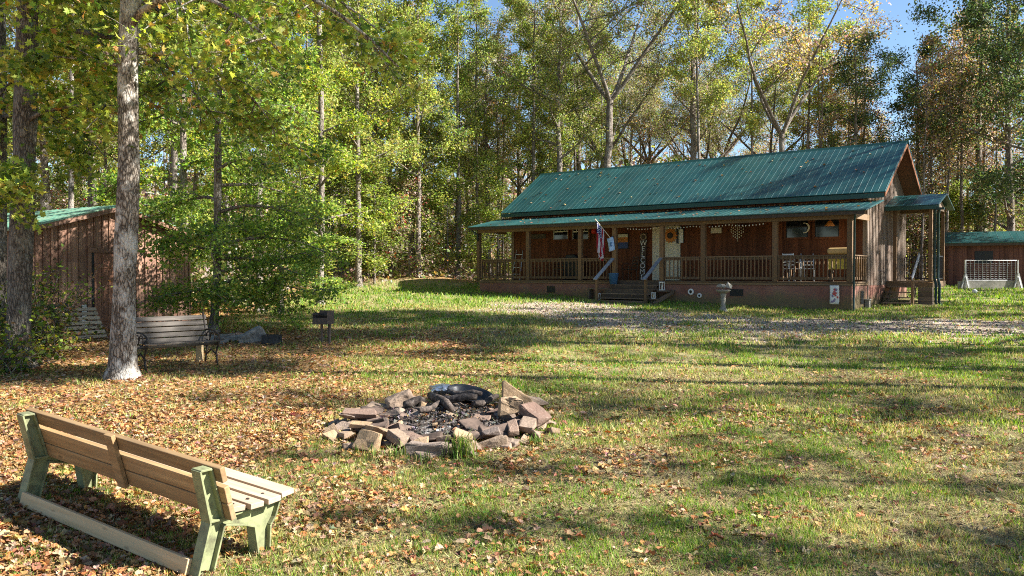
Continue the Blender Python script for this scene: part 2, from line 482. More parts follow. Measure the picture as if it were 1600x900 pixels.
# ------------------------------------------------------------------ ground
DRIVE = [(60, 20), (22, 20.6), (12, 21.3), (7.5, 22.3), (4.0, 25.0), (2.2, 28.5)]
def drive_dist(x, y):
    d = np.full(np.shape(x), 1e9)
    for (x0, y0), (x1, y1) in zip(DRIVE[:-1], DRIVE[1:]):
        t = np.clip(((x - x0) * (x1 - x0) + (y - y0) * (y1 - y0)) / ((x1 - x0) ** 2 + (y1 - y0) ** 2), 0, 1)
        d = np.minimum(d, np.hypot(x - x0 - t * (x1 - x0), y - y0 - t * (y1 - y0)))
    return d
def zones(x, y):
    x = np.asarray(x, float); y = np.asarray(y, float)
    nz = fbm(x * .35, y * .35, 21) - .5; nf = fbm(x * 1.3, y * 1.3, 5) - .5
    lit = sstep(.4, -5.0, x - .22 * np.clip(y - 8, 0, 9) + 7 * nz + 2.6 * nf) * sstep(25, 17, y + 6 * nz)
    lit = np.maximum(lit, (.17) * sstep(-.05, .22, nf + nz * .6) * sstep(24, 14, y))
    wood_ = np.maximum(sstep(-7.5, -10, x + .0 * y) * sstep(14, 17, y) * sstep(.5, .9, fbm(x * .2, y * .2, 8) + .5), sstep(40, 44, y))
    lit = np.maximum(lit, wood_ * .9)
    grav = .9 * sstep(3.9, .3, drive_dist(x, y) + 6.0 * nz + 2.6 * nf)
    near_house = sstep(25, 31, y) * sstep(42, 38, y)
    gr = np.clip(.75 + 1.3 * nz + .8 * nf, .12, 1) * (1 - .8 * lit) * (1 - .93 * grav)
    gr = np.maximum(gr, near_house * (1 - grav) * .9)
    gr = gr * (1 - .85 * wood_)
    return lit, gr, grav
xs = np.unique(np.concatenate([np.linspace(-260, -34, 24), np.arange(-34, 34.01, .5), np.linspace(34, 260, 24)]))
ys = np.unique(np.concatenate([np.linspace(-60, -4, 10), np.arange(-4, 52.01, .5), np.linspace(52, 330, 40)]))
X, Y = np.meshgrid(xs, ys)
V = np.stack([X.ravel(), Y.ravel(), GZ(X, Y).ravel()], 1)
nx, ny = len(xs), len(ys)
i = (np.arange(ny - 1)[:, None] * nx + np.arange(nx - 1)[None]).ravel()
Q = np.stack([i, i + 1, i + 1 + nx, i + nx], 1)
zl_, zg_, zb_ = zones(X.ravel(), Y.ravel())
gme = npmesh('ground', V, Q.ravel(), np.arange(len(Q)) * 4, M['ground'], np.stack([zl_, zg_, zb_], 1), True)
go = bpy.data.objects.new('ground', gme); link(go); go['kind'] = 'structure'

# cabin frame (needed to keep plants out of it)
CA = R(37.63); CC, SS = math.cos(CA), math.sin(CA)
BX, BY, BZ = 11.2, 27.0, 1.16
def to_cabin(x, y):
    dx = np.asarray(x) - BX; dy = np.asarray(y) - BY
    return dx * CC - dy * SS, dx * SS + dy * CC
def in_cabin(x, y, m=.15):
    a, b = to_cabin(x, y)
    return ((a > -16 - m) & (a < m) & (b > -m) & (b < 7.8 + m)) | ((a > 0) & (a < 1.8) & (b > 3.3) & (b < 7.1)) | ((a > -9.6) & (a < -7.1) & (b > -1.6) & (b < .1))
PIT = onground(690, 664)
def in_pit(x, y, r=1.35):
    return np.hypot(np.asarray(x) - PIT.x, np.asarray(y) - PIT.y) < r

def sample_view(n, y0, y1, margin=1.08, pw=1.0, rg=rng):
    u = rg.random(n)
    y = (y0 ** (2 - pw) + u * (y1 ** (2 - pw) - y0 ** (2 - pw))) ** (1 / (2 - pw)) if pw != 2 else y0 * (y1 / y0) ** u
    x = (rg.random(n) * 2 - 1) * (.625 * y * margin + 4.0)
    return x, y

# grass
gx, gy, gs, gw = [], [], [], []
for n, a, b, hh, ww in ((430000, 3.6, 10, .055, .008), (270000, 10, 18, .07, .015), (165000, 18, 30, .085, .03), (70000, 30, 43, .11, .045)):
    x, y = sample_view(n, a, b, 1.1, 1.0)
    l, g, gv = zones(x, y)
    clump = fbm(x * 3.1, y * 3.1, 77, 2)
    keep = (rng.random(n) < np.clip(g * (.25 + 1.5 * sstep(.35, .7, clump)), 0.02, 1)) & ~in_cabin(x, y, -.02) & ~in_pit(x, y, 1.15) & ~((x < -8.5) & (y > 15) & (y < 40))
    x, y = x[keep], y[keep]
    gx.append(x); gy.append(y)
    k = len(x); gs.append(hh * (.5 + rng.random(k) * .9) * (.7 + .6 * clump[keep])); gw.append(ww * (.7 + .6 * rng.random(k)))
x = np.concatenate(gx); y = np.concatenate(gy); hs = np.concatenate(gs); ws = np.concatenate(gw); n = len(x)
az = rng.random(n) * 6.283; lean = .25 + .5 * rng.random(n)
side = np.stack([np.cos(az), np.sin(az), 0 * az], 1) * ws[:, None] * .5
z = GZ(x, y); base = np.stack([x, y, z - .006], 1)
la = rng.random(n) * 6.283
tip = base + np.stack([np.cos(la) * lean * hs, np.sin(la) * lean * hs, hs], 1)
V = np.stack([base - side, base + side, tip], 1).reshape(-1, 3)
dry = fbm(x * .6, y * .6, 40)
near_h = sstep(26, 31, y)
cg = np.where((rng.random(n) < np.clip(.30 + 1.7 * (dry - .45), .08, .75) * (1 - .8 * near_h))[:, None], pick([(.46, .38, .17), (.36, .32, .10)], n, .25), pick([(.11, .20, .028), (.18, .28, .038), (.25, .32, .048), (.075, .145, .022)], n, .22))
gme = npmesh('grass', V, np.arange(3 * n), np.arange(n) * 3, M['grass'], np.repeat(cg, 3, 0))
o = bpy.data.objects.new('grass', gme); link(o); tag(o, 'short patchy green and straw coloured lawn grass', 'grass', kind='stuff')

# dead thatch lying between the blades
x, y = sample_view(400000, 3.6, 15, 1.1, 1.0)
l, g, gv = zones(x, y)
keep = (rng.random(len(x)) < (1 - .7 * l) * (1 - .5 * gv)) & ~in_pit(x, y, 1.1)
x, y = x[keep], y[keep]; k = len(x)
a_ = rng.random(k) * 6.283; ln_ = .025 + .05 * rng.random(k)
b_ = np.stack([x, y, GZ(x, y) + .006 + .012 * rng.random(k)], 1); s_ = np.stack([-np.sin(a_), np.cos(a_), 0 * a_], 1) * (.0025 + .0003 * y)[:, None]
t_ = b_ + np.stack([np.cos(a_), np.sin(a_), .1 + .5 * rng.random(k) ** 2], 1) * ln_[:, None]
tme = npmesh('thatch', np.stack([b_ - s_, b_ + s_, t_], 1).reshape(-1, 3), np.arange(3 * k), np.arange(k) * 3, M['grass'], np.repeat(pick([(.44, .36, .18), (.30, .22, .11), (.16, .10, .05), (.20, .22, .06), (.07, .05, .03)], k, .2, w=[3, 3, 2, 2, 1.5]), 3, 0))
o = bpy.data.objects.new('thatch', tme); link(o); tag(o, 'dry straw and thatch lying between the lawn grass', 'dry grass', kind='stuff')
# loose stones of the drive
x, y = sample_view(75000, 17, 31, 1.05, 1.0)
l, g, gv = zones(x, y)
keep = (rng.random(len(x)) < gv * .8) & ~in_cabin(x, y)
x, y = x[keep], y[keep]; k = len(x)
wme = scatter('gravel', tpl_quad(), np.stack([x, y, GZ(x, y) + .012], 1), .04 + .06 * rng.random(k) ** 2, frames(k, .5), pick([(.42, .35, .27), (.28, .22, .155), (.50, .43, .34), (.2, .14, .09)], k, .2), M['litter'])
o = bpy.data.objects.new('gravel', wme); link(o); tag(o, 'pale loose gravel of the worn drive before the cabin', 'gravel', kind='stuff')
# clover and low weeds
x, y = sample_view(14000, 3.6, 14, 1.1, 1.0)
l, g, gv = zones(x, y)
keep = (rng.random(len(x)) < g * sstep(.5, .7, fbm(x * 1.7, y * 1.7, 66))) & ~in_pit(x, y, 1.2)
x, y = x[keep], y[keep]; k = len(x)
wme = scatter('weeds', tpl_quad(), np.stack([x, y, GZ(x, y) + .02 + .03 * rng.random(k)], 1), .03 + .035 * rng.random(k), frames(k, .75), pick([(.09, .17, .03), (.14, .22, .04), (.2, .26, .06)], k, .2), M['grass'])
o = bpy.data.objects.new('weeds', wme); link(o); tag(o, 'small broad leaved clover and weeds among the lawn grass', 'weeds', kind='stuff')

# fallen leaves on the lawn
LIT = [(.38, .205, .075), (.31, .135, .045), (.20, .093, .04), (.40, .28, .16), (.11, .056, .03), (.39, .25, .09), (.33, .215, .125), (.26, .15, .075)]
def litter_mesh(name, n, y0, y1, tpl, size, pw):
    x, y = sample_view(n, y0, y1, 1.1, pw)
    l, g, gv = zones(x, y)
    cl = fbm(x * .9, y * .9, 31)
    keep = (rng.random(n) < np.clip(l * 1.15 + .07 + .22 * sstep(.45, .7, cl), 0, 1) * (1 - .6 * gv)) & ~in_cabin(x, y) & ~in_pit(x, y, 1.0)
    x, y = x[keep], y[keep]; k = len(x)
    C = np.stack([x, y, GZ(x, y) + .012 + .03 * rng.random(k)], 1)
    red = fbm(x * .5, y * .5, 50)[:, None]
    c = pick(LIT, k, .16, w=[3.5, 3, 2, 2.2, 1, 1.2, 1.6, 2.5])
    return scatter(name, tpl, C, size * (.5 + .5 * rng.random(k) + .8 * rng.random(k) ** 4), frames(k, .66), c, M['litter'], .3 + 1.5 * rng.random(k))
me_a = litter_mesh('fallen_leaves', 74000, 3.6, 11.5, tpl_broad(), .062, 1.0)
o = bpy.data.objects.new('fallen_leaves', me_a); link(o); tag(o, 'tan and orange fallen leaves on the near lawn around the wooden bench', 'fallen leaves', kind='stuff')
me_b = litter_mesh('fallen_leaves', 24000, 3.6, 13, tpl_oak(), .072, 1.0)
o = bpy.data.objects.new('fallen_leaves', me_b); link(o); tag(o, 'small brown lobed leaves scattered over the near lawn', 'fallen leaves', kind='stuff')
me_c = litter_mesh('fallen_leaves', 125000, 11, 30, tpl_quad(), .072, 1.0)
o = bpy.data.objects.new('fallen_leaves', me_c); link(o); tag(o, 'fallen leaves carpeting the ground beyond the fire pit and under the left trees', 'fallen leaves', kind='stuff')

# ------------------------------------------------------------------ the cabin
CROT = -CA
cabin = thing('cabin', 'long wooden cabin with green metal roof and railed front porch', 'house', (BX, BY, BZ), CROT)
def XL(px, d=0.0):
    p = (px - 800) / F
    return (p * (BY + CC * d) - BX - SS * d) / (CC + SS * p)
def WP(X, d, z=0):
    return Vector((BX + CC * X + SS * d, BY - SS * X + CC * d, BZ + z))
def ZL(py, X, d):
    return CAMZ + (HZ - py) / F * (BY - SS * X + CC * d) - BZ
XL0 = -15.96; FL = .99
def part(mb, name, m, parent=None, **k):
    return mb.build(name, m, parent or cabin, **k)
def roof_slab(x0, x1, p_low, p_high, rib=.23, th=.035, ribh=.008):
    """ribbed sheet between the line (y,z)=p_low and p_high, from x0 to x1"""
    mb = MB()
    (ya, za), (yb, zb) = p_low, p_high
    d = Vector((0, yb - ya, zb - za)); L = d.length; d.normalize()
    nrm = Vector((1, 0, 0)).cross(d)
    if nrm.z < 0: nrm = -nrm
    mid = Vector(((x0 + x1) / 2, (ya + yb) / 2, (za + zb) / 2))
    rot = Matrix((Vector((1, 0, 0)), d, Vector((1, 0, 0)).cross(d))).transposed()
    mb.box(mid, (x1 - x0, L, th), rot, .5)
    k = int((x1 - x0) / rib)
    for i in range(k + 1):
        xx = x0 + .03 + i * (x1 - x0 - .06) / k
        c = Vector((xx, (ya + yb) / 2, (za + zb) / 2)) + nrm * (th / 2 + ribh / 2 - .002)
        a = .016; b = .007
        o = c; pts = []
        for sgn in (-1, 1):
            e = o + d * (sgn * (L / 2 + .004))
            pts += [e + Vector((-a, 0, 0)) - nrm * ribh / 2, e + Vector((a, 0, 0)) - nrm * ribh / 2, e + Vector((b, 0, 0)) + nrm * ribh / 2, e + Vector((-b, 0, 0)) + nrm * ribh / 2]
        mb.add(pts, [(0, 1, 2, 3), (7, 6, 5, 4), (0, 4, 5, 1), (1, 5, 6, 2), (2, 6, 7, 3), (3, 7, 4, 0)], .5)
    return mb

# foundation
m = MB(); m.b2((XL0, 0, -.7), (0, 7.9, .84))
part(m, 'foundation', M['stucco'])
for px, py, ww, hh, d in ((861, 452, .42, .26, 0), (1151, 457, .5, .24, 0)):
    xx = XL(px); zz = ZL(py, xx, 0)
    m = MB(); m.b2((xx - ww / 2, -.03, zz - hh / 2), (xx + ww / 2, -.004, zz - hh / 2 + .03)); m.b2((xx - ww / 2, -.03, zz + hh / 2 - .03), (xx + ww / 2, -.004, zz + hh / 2))
    for q in range(5): m.box((xx, -.014, zz - hh / 2 + .05 + q * (hh - .08) / 4), (ww - .02, .012, .014))
    m.b2((xx - ww / 2 + .005, -.012, zz - hh / 2 + .02), (xx + ww / 2 - .005, -.003, zz + hh / 2 - .02))
    part(m, 'foundation_vent', M['black'])
m = MB(); m.b2((.004, 1.05, .22), (.02, 1.4, .66)); 
for q in range(5): m.box((.026, 1.225, .28 + q * .08), (.012, .33, .016))
part(m, 'foundation_vent', M['black'])
# porch deck and fascia
m = MB(); 
for q in range(13): m.b2((XL0 - .06, -.06 + q * .152, .93), (.06, -.06 + q * .152 + .147, .975))
part(m, 'porch_floor', M['porch_x'])
m = MB(); m.b2((XL0 - .03, -.035, .85), (.03, .02, .925)); m.b2((-.02, .03, .85), (.03, 1.9, .925)); m.b2((XL0 - .03, .03, .85), (XL0 + .02, 1.9, .925))
part(m, 'deck_fascia', M['porch_x'])
# main walls
WX0 = -15.62; RY, RZ = 4.75, 6.12; EY, EZ = 1.55, 4.03; SLP = (RZ - EZ) / (RY - EY)
def roofz(y): return EZ + SLP * ((y if y < RY else 2 * RY - y) - EY)
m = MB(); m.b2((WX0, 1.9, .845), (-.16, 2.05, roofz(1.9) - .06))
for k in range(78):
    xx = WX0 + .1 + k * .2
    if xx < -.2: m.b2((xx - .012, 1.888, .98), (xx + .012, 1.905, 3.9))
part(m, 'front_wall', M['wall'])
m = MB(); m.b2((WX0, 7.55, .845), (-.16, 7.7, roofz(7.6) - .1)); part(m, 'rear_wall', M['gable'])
for x_out, nm in ((-.08, 'gable_wall'), (WX0 + .06, 'gable_wall')):
    m = MB()
    yb = 1.886; ye = 7.714
    m.prism([(yb, .845), (ye, .845), (ye, roofz(ye) - .07), (RY, RZ - .07), (yb, roofz(yb) - .07)], (x_out, 0, 0), (0, 1, 0), (0, 0, 1), (1, 0, 0), .15)
    s = 1 if x_out > -1 else -1
    for k in range(30):
        yy = yb + .06 + k * .2
        if yy < ye - .02:
            m.box((x_out + s * .085, yy, (.83 + roofz(yy) - .1) / 2), (.026, .05, roofz(yy) - .1 - .83))
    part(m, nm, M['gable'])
# roofs
part(roof_slab(-16.0, .66, (EY, EZ), (RY, RZ)), 'roof', M['roof'])
part(roof_slab(-16.0, .66, (2 * RY - EY, EZ), (RY + .001, RZ)), 'roof', M['roof'])
m = MB()
m.prism([(-.16, -.115), (0, .03), (.16, -.115), (.16, -.095), (0, .055), (-.16, -.095)], (-7.67, RY, RZ), (0, 1, 0), (0, 0, 1), (1, 0, 0), 16.72)
part(m, 'ridge_cap', M['trim_green'])
# soffit boards and barge boards under the gable overhang
def slope_board(x0, x1, ya, za, yb, zb, th, drop):
    mb = MB(); mb.prism([(ya, za - drop), (yb, zb - drop), (yb, zb - drop - th), (ya, za - drop - th)], ((x0 + x1) / 2, 0, 0), (0, 1, 0), (0, 0, 1), (1, 0, 0), x1 - x0)
    return mb
for (ya, yb) in ((EY + .02, RY), (2 * RY - EY - .02, RY)):
    part(slope_board(.0, .615, ya, roofz(ya), yb, RZ, .02, .03), 'soffit', M['soffit'])
    part(slope_board(.617, .65, ya, roofz(ya), yb, RZ, .15, .028), 'barge_board', M['soffit'])
m = MB(); m.b2((-15.98, EY + .005, EZ - .19), (.6, EY + .04, EZ - .03)); part(m, 'fascia', M['trim_green'])
# porch roof
PE, PZ, QE, QZ = -.45, 3.30, 1.80, 3.76
part(roof_slab(-16.3, .55, (PE, PZ), (QE, QZ)), 'porch_roof', M['roof'])
m = MB(); m.b2((-16.25, PE + .03, PZ - .13), (.5, PE + .065, PZ - .012)); part(m, 'porch_fascia', M['dark_wood'])
m = MB(); m.b2((XL0 - .1, -.05, 3.06), (.07, .09, 3.27)); m.b2((-.07, .1, 3.08), (.06, 1.88, 3.28)); m.b2((XL0 - .06, .1, 3.08), (XL0 + .06, 1.88, 3.28)); part(m, 'porch_beam', M['porch_x'])
m = MB()
for k in range(28):
    xx = -15.9 + k * .6
    m.prism([(-.34, 3.28), (1.87, 3.735), (1.87, 3.62), (-.34, 3.17)], (xx, 0, 0), (0, 1, 0), (0, 0, 1), (1, 0, 0), .045)
part(m, 'rafters', M['porch_x'])
# posts
postx = [XL(p, .02) for p in (748.5, 825.5, 907, 960.5, 1034.5, 1099, 1211)] + [-.07]
for k, xx in enumerate(postx):
    m = MB(); m.b2((xx - .085, -.065 + .01, .978), (xx + .085, .105, 3.058))
    part(m, 'porch_post', M['porch_z'], bevel=.008)
# railings: top and bottom rails, each baluster a sub-part
def railing(xa, xb, nb, y=.02):
    m = MB(); m.b2((xa, y - .065, 1.84), (xb, y + .075, 1.878)); m.b2((xa, y - .02, 1.745), (xb, y + .02, 1.836)); m.b2((xa, y - .02, 1.04), (xb, y + .02, 1.13)); m.b2((xa + .002, y - .018, 1.1), (xa + .022, y + .018, 1.86)); m.b2((xb - .022, y - .018, 1.1), (xb - .002, y + .018, 1.86))
    rl = part(m, 'railing', M['porch_x'])
    for q in range(nb):
        xx = xa + (q + .5) * (xb - xa) / nb
        mm = MB(); mm.b2((xx - .019, y - .058, 1.035), (xx + .019, y - .022, 1.838)); mm.build('baluster', M['porch_z'], rl)
for a, b, nb in ((0, 1, 12), (1, 2, 13), (2, 3, 9), (4, 5, 9), (5, 6, 18), (6, 7, 17)):
    railing(postx[a] + .086, postx[b] - .086, nb)
for xx in (-.03, XL0 + .03):
    m = MB(); m.b2((xx - .07, .12, 1.84), (xx + .07, 1.87, 1.878)); m.b2((xx - .02, .12, 1.745), (xx + .02, 1.87, 1.836)); m.b2((xx - .02, .12, 1.04), (xx + .02, 1.87, 1.13)); m.b2((xx - .018, .125, 1.1), (xx + .018, .16, 1.86)); m.b2((xx - .018, 1.83, 1.1), (xx + .018, 1.865, 1.86))
    rl = part(m, 'railing', M['porch_x'])
    for q in range(6):
        yy = .25 + q * .27; mm = MB(); mm.b2((xx + .022, yy - .02, 1.035), (xx + .055, yy + .02, 1.838)); mm.build('baluster', M['porch_z'], rl)
# front steps
sa, sb = postx[3] + .0, postx[4] + .0
gs_ = gz(*WP((sa + sb) / 2, -1.0)[:2]) - BZ
rise = (FL - gs_) / 5
st = MB()
for xx in (sa + .1, (sa + sb) / 2, sb - .1):
    st.prism([(-.07, FL - .03 - rise), (-.07 - .3 * 4, FL - .03 - rise * 5 + .02), (-.07 - .3 * 4, FL - .35 - rise * 5), (-.07, FL - .45 - rise)], (xx, 0, 0), (0, 1, 0), (0, 0, 1), (1, 0, 0), .045)
steps = part(st, 'porch_steps', M['step'])
for q in range(1, 5):
    zz = FL - rise * q; yy = -.07 - .3 * (q - 1)
    for h in range(2):
        m = MB(); m.b2((sa - .02, yy - .15 * h - .145, zz - .04), (sb + .02, yy - .15 * h - .003, zz)); m.build('tread', M['step'], steps)
    m = MB(); m.b2((sa + .02, yy - .012, zz + .002), (sb - .02, yy + .008, zz + rise - .045)); m.build('riser', M['dark_wood'], steps)
m = MB(); m.b2((sa - .02, -1.62, gs_ - .1), (sb + .02, -1.29, gs_ + .07)); m.build('tread', M['step'], steps)
for xx in (sa - .05, sb - .02):
    m = MB(); m.b2((xx - .045, -1.28, gs_ - .2), (xx + .045, -1.19, gs_ + .93)); m.build('newel_post', M['porch_z'], steps)
    m = MB(); m.beam((xx, .0, FL + .88), (xx, -1.38, gs_ + .86), .15, .04); m.build('handrail', M['rail_grey'], steps)
# wall openings
def zpix(px, py, d): return ZL(py, XL(px, d), d)
def window(px0, px1, py0, py1, curtain=None):
    xa, xb = XL(px0, 1.88), XL(px1, 1.88)
    za, zb = zpix((px0 + px1) / 2, py1, 1.88), zpix((px0 + px1) / 2, py0, 1.88)
    m = MB()
    m.b2((xa - .08, 1.825, za - .08), (xa, 1.886, zb + .08)); m.b2((xb, 1.825, za - .08), (xb + .08, 1.886, zb + .08))
    m.b2((xa + .001, 1.828, zb), (xb - .001, 1.886, zb + .08)); m.b2((xa + .001, 1.82, za - .08), (xb - .001, 1.886, za))
    wd = part(m, 'window', M['wall'])
    m = MB(); m.b2((xa + .002, 1.868, za + .002), (xb - .002, 1.884, zb - .002)); m.build('pane', M['glass'], wd)
    m = MB(); zc = (za + zb) / 2
    m.b2((xa + .002, 1.85, zc - .025), (xb - .002, 1.866, zc + .025)); m.b2((xa + .002, 1.852, za + .002), (xa + .035, 1.866, zc - .026)); m.b2((xb - .035, 1.852, za + .002), (xb - .002, 1.866, zc - .026))
    m.b2((xa + .002, 1.852, zc + .026), (xa + .035, 1.866, zb - .002)); m.b2((xb - .035, 1.852, zc + .026), (xb - .002, 1.866, zb - .002))
    if curtain:
        for q in range(1, 4):
            xx = xa + (xb - xa) * q / 4
            m.b2((xx - .01, 1.854, zc + .03), (xx + .01, 1.866, zb - .03))
    m.build('sash', M['white'] if curtain else M['black'], wd)
    return xa, xb, za, zb
window(865, 888, 350, 374, True); window(895, 920, 350, 374, True)
wA = window(1228, 1263, 338, 371); wB = window(1273, 1311, 336, 370)
# front door: white slab between jambs, with a glazed panel
xa, xb = XL(1024, 1.88), XL(1062, 1.88)
m = MB(); m.b2((xa - .11, 1.82, .98), (xa, 1.886, 3.16)); m.b2((xb, 1.82, .98), (xb + .03, 1.886, 3.16)); m.b2((xa + .001, 1.82, 3.07), (xb - .001, 1.886, 3.16)); m.b2((xa - .1, 1.79, .98), (xb + .02, 1.817, 1.06))
door = part(m, 'door', M['cream'])
m = MB(); m.b2((xa + .003, 1.845, 1.03), (xb - .003, 1.884, 3.065))
for za, zb in ((1.2, 1.75), (1.9, 2.9)):
    for x0, x1 in ((xa + .1, (xa + xb) / 2 - .05), ((xa + xb) / 2 + .05, xb - .1)):
        m.b2((x0, 1.836, za), (x1, 1.844, za + .03)); m.b2((x0, 1.836, zb - .03), (x1, 1.844, zb)); m.b2((x0, 1.836, za + .031), (x0 + .03, 1.844, zb - .031)); m.b2((x1 - .03, 1.836, za + .031), (x1, 1.844, zb - .031))
m.build('door_leaf', M['cream'], door)
m = MB(); m.tube([(xa + .1, 1.84, 1.95), (xa + .1, 1.79, 1.95)], .012, 8); m.tube([(xa + .1, 1.80, 1.95), (xa + .1, 1.77, 1.95)], .03, 10); m.build('handle', M['alu'], door, smooth=True)
# gutters and downspouts
m = MB(); m.tube([(.16, -.28, 3.27), (.16, -.28, 3.12), (.1, -.12, 2.95), (.1, -.12, .95), (.1, -.13, .75), (.1, -.13, .05), (.1, -.35, -.08)], .034, 8); part(m, 'downspout', M['gutter'], smooth=True)
m = MB(); m.tube([(XL0 - .22, -.32, 3.27), (XL0 - .22, -.3, 3.16), (XL0 - .03, -.12, 2.98), (XL0 - .03, -.12, 2.7)], .042, 8); part(m, 'downspout', M['gutter'], smooth=True)
# side porch
SX, SY0, SY1 = 1.52, 4.5, 6.9
m = MB()
for q in range(12): m.b2((.01, SY0 + q * .2, .93), (SX + .08, SY0 + q * .2 + .193, .97))
m.b2((.02, SY0 - .03, .76), (SX + .07, SY0 + .0, .925)); m.b2((SX + .04, SY0 + .002, .76), (SX + .07, SY1, .925))
part(m, 'side_deck', M['porch_x'])
m = MB(); 
for q in range(5): m.b2((1.1, SY0 - .02, -.1 + q * .172), (SX + .06, SY0 + .25, .065 + q * .172))
part(m, 'deck_skirt', M['step'])
for x_, y_ in ((SX - .03, SY0 + .06), (SX - .03, SY1 - .08), (.3, SY0 + .06)):
    m = MB(); m.b2((x_ - .06, y_ - .06, .972), (x_ + .06, y_ + .06, 3.60)); part(m, 'side_porch_post', M['porch_z'])
m = MB(); m.b2((.02, SY0 - .02, 3.602), (SX + .1, SY0 + .14, 3.74)); m.b2((.02, SY1 - .16, 3.602), (SX + .1, SY1, 3.74)); m.b2((SX - .1, SY0 + .142, 3.602), (SX + .05, SY1 - .162, 3.74)); part(m, 'side_porch_beam', M['porch_x'])
part(roof_slab(.012, 1.82, (4.15, 3.70), (5.7, 4.2), .30), 'side_porch_roof', M['roof'])
part(roof_slab(.012, 1.82, (7.25, 3.70), (5.702, 4.2), .30), 'side_porch_roof', M['roof'])
m = MB(); m.prism([(4.6, 3.742), (6.8, 3.742), (5.7, 4.12)], (SX + .02, 0, 0), (0, 1, 0), (0, 0, 1), (1, 0, 0), .04); part(m, 'side_porch_gable', M['gable'])
m = MB(); m.b2((.02, 4.13, 3.56), (1.83, 4.165, 3.68)); part(m, 'side_porch_fascia', M['trim_green'])
for (ax, ay, bx, by, nb) in ((.15, SY1 - .08, SX - .1, SY1 - .08, 11), (SX - .03, SY0 + .14, SX - .03, SY1 - .16, 11)):
    m = MB(); m.beam((ax, ay, 1.9), (bx, by, 1.9), .07, .05); m.beam((ax, ay, 1.06), (bx, by, 1.06), .05, .05)
    m.box((ax, ay, 1.48), (.03, .03, .84)); m.box((bx, by, 1.48), (.03, .03, .84)); rl = part(m, 'side_railing', M['black'])
    for q in range(nb):
        f = (q + .5) / nb; mm = MB(); c = Vector((ax + (bx - ax) * f, ay + (by - ay) * f, 0)); mm.b2((c.x - .012, c.y - .012, 1.086), (c.x + .012, c.y + .012, 1.873)); mm.build('baluster', M['black'], rl)
st = MB()
for xx in (.2, 1.02): st.prism([(SY0 - .04, .8), (SY0 - 1.25, -.02), (SY0 - 1.25, -.3), (SY0 - .04, .5)], (xx, 0, 0), (0, 1, 0), (0, 0, 1), (1, 0, 0), .04)
st = part(st, 'side_steps', M['step'])
for q in range(1, 5):
    m = MB(); zz = .97 - .19 * q; m.b2((.14, SY0 - .04 - .29 * q, zz - .04), (1.08, SY0 - .04 - .29 * (q - 1) - .01, zz)); m.build('tread', M['step'], st)
m = MB(); m.beam((1.14, SY0 - .02, 1.95), (1.14, SY0 - 1.2, 1.05), .03, .16); m.build('handrail', M['rail_grey'], st)
m = MB(); m.b2((1.1, SY0 - 1.16, -.15), (1.19, SY0 - 1.07, 1.1)); m.build('newel_post', M['porch_z'], st)
for off in (0, .16):
    m = MB(); m.tube([(SX + .16 + off, 4.26, 3.58), (SX + .13 + off * .7, 4.4, 3.4), (SX + .13 + off * .7, 4.43, 1.1), (SX + .2 + off * .7, 4.35, .85), (SX + .2 + off * .7, 4.3, .22), (SX + .3 + off, 4.1, .06), (SX + .55 + off, 3.9, .02)], .045, 8); part(m, 'downspout', M['gutter'], smooth=True)
m = MB(); m.b2((1.74, 4.1, 3.52), (2.0, 4.2, 3.6)); part(m, 'gutter_end', M['gutter'])
# rear corner boards, meter box
m = MB(); m.b2((.02, 1.52, .02), (.16, 1.74, .34)); m.b2((.005, 1.49, .34), (.19, 1.77, .37)); m.tube([(.09, 1.63, .37), (.09, 1.63, .82)], .02, 8)
part(m, 'meter_box', M['concrete'])

# ------------------------------------------------------------------ things on and round the porch
def cab_thing(name, label, cat, X, d, z, rz=0, group=None):
    return thing(name, label, cat, WP(X, d, z), CROT + rz, group)
def pt(px, py, d):
    X = XL(px, d); return X, d, ZL(py, X, d)
def one(mb, name, m, label, cat, loc, rz=0, group=None, **k):
    o = mb.build(name, m, None, **k); o.location = loc; o.rotation_euler = (0, 0, rz)
    return tag(o, label, cat, group)

# flags
def flagmat():
    t = NT('stripes_and_stars')
    u = t.n('UVMap'); sp = t.n('SeparateXYZ'); t.lk(u.outputs[0], sp.inputs[0])
    U, Vv = sp.outputs[0], sp.outputs[1]          # U along the fly, V across the hoist
    st = t.math('MODULO', t.math('FLOOR', t.math('MULTIPLY', Vv, 12.999)), 2)
    stripes = t.mix(st, (.30, .014, .025), (.52, .50, .52))
    can = t.math('MULTIPLY', t.math('LESS_THAN', U, .4), t.math('GREATER_THAN', Vv, .4615))
    gu = t.math('SUBTRACT', t.math('FRACT', t.math('MULTIPLY', U, 15)), .5); gv = t.math('SUBTRACT', t.math('FRACT', t.math('MULTIPLY', t.math('SUBTRACT', Vv, .4615), 9.3)), .5)
    r = t.math('SQRT', t.math('ADD', t.math('MULTIPLY', gu, gu), t.math('MULTIPLY', gv, gv)))
    star = t.math('LESS_THAN', r, .26)
    canton = t.mix(star, (.018, .026, .13), (.75, .75, .78))
    col = t.mix(can, stripes, canton)
    p = t.principled(col, .75, 0, None, .2); tr = t.n('BsdfTranslucent'); t.lk(col, tr.inputs[0])
    mx = t.n('MixShader'); mx.inputs[0].default_value = .15; t.lk(p, mx.inputs[1]); t.lk(tr.outputs[0], mx.inputs[2])
    return t.done(mx.outputs[0])
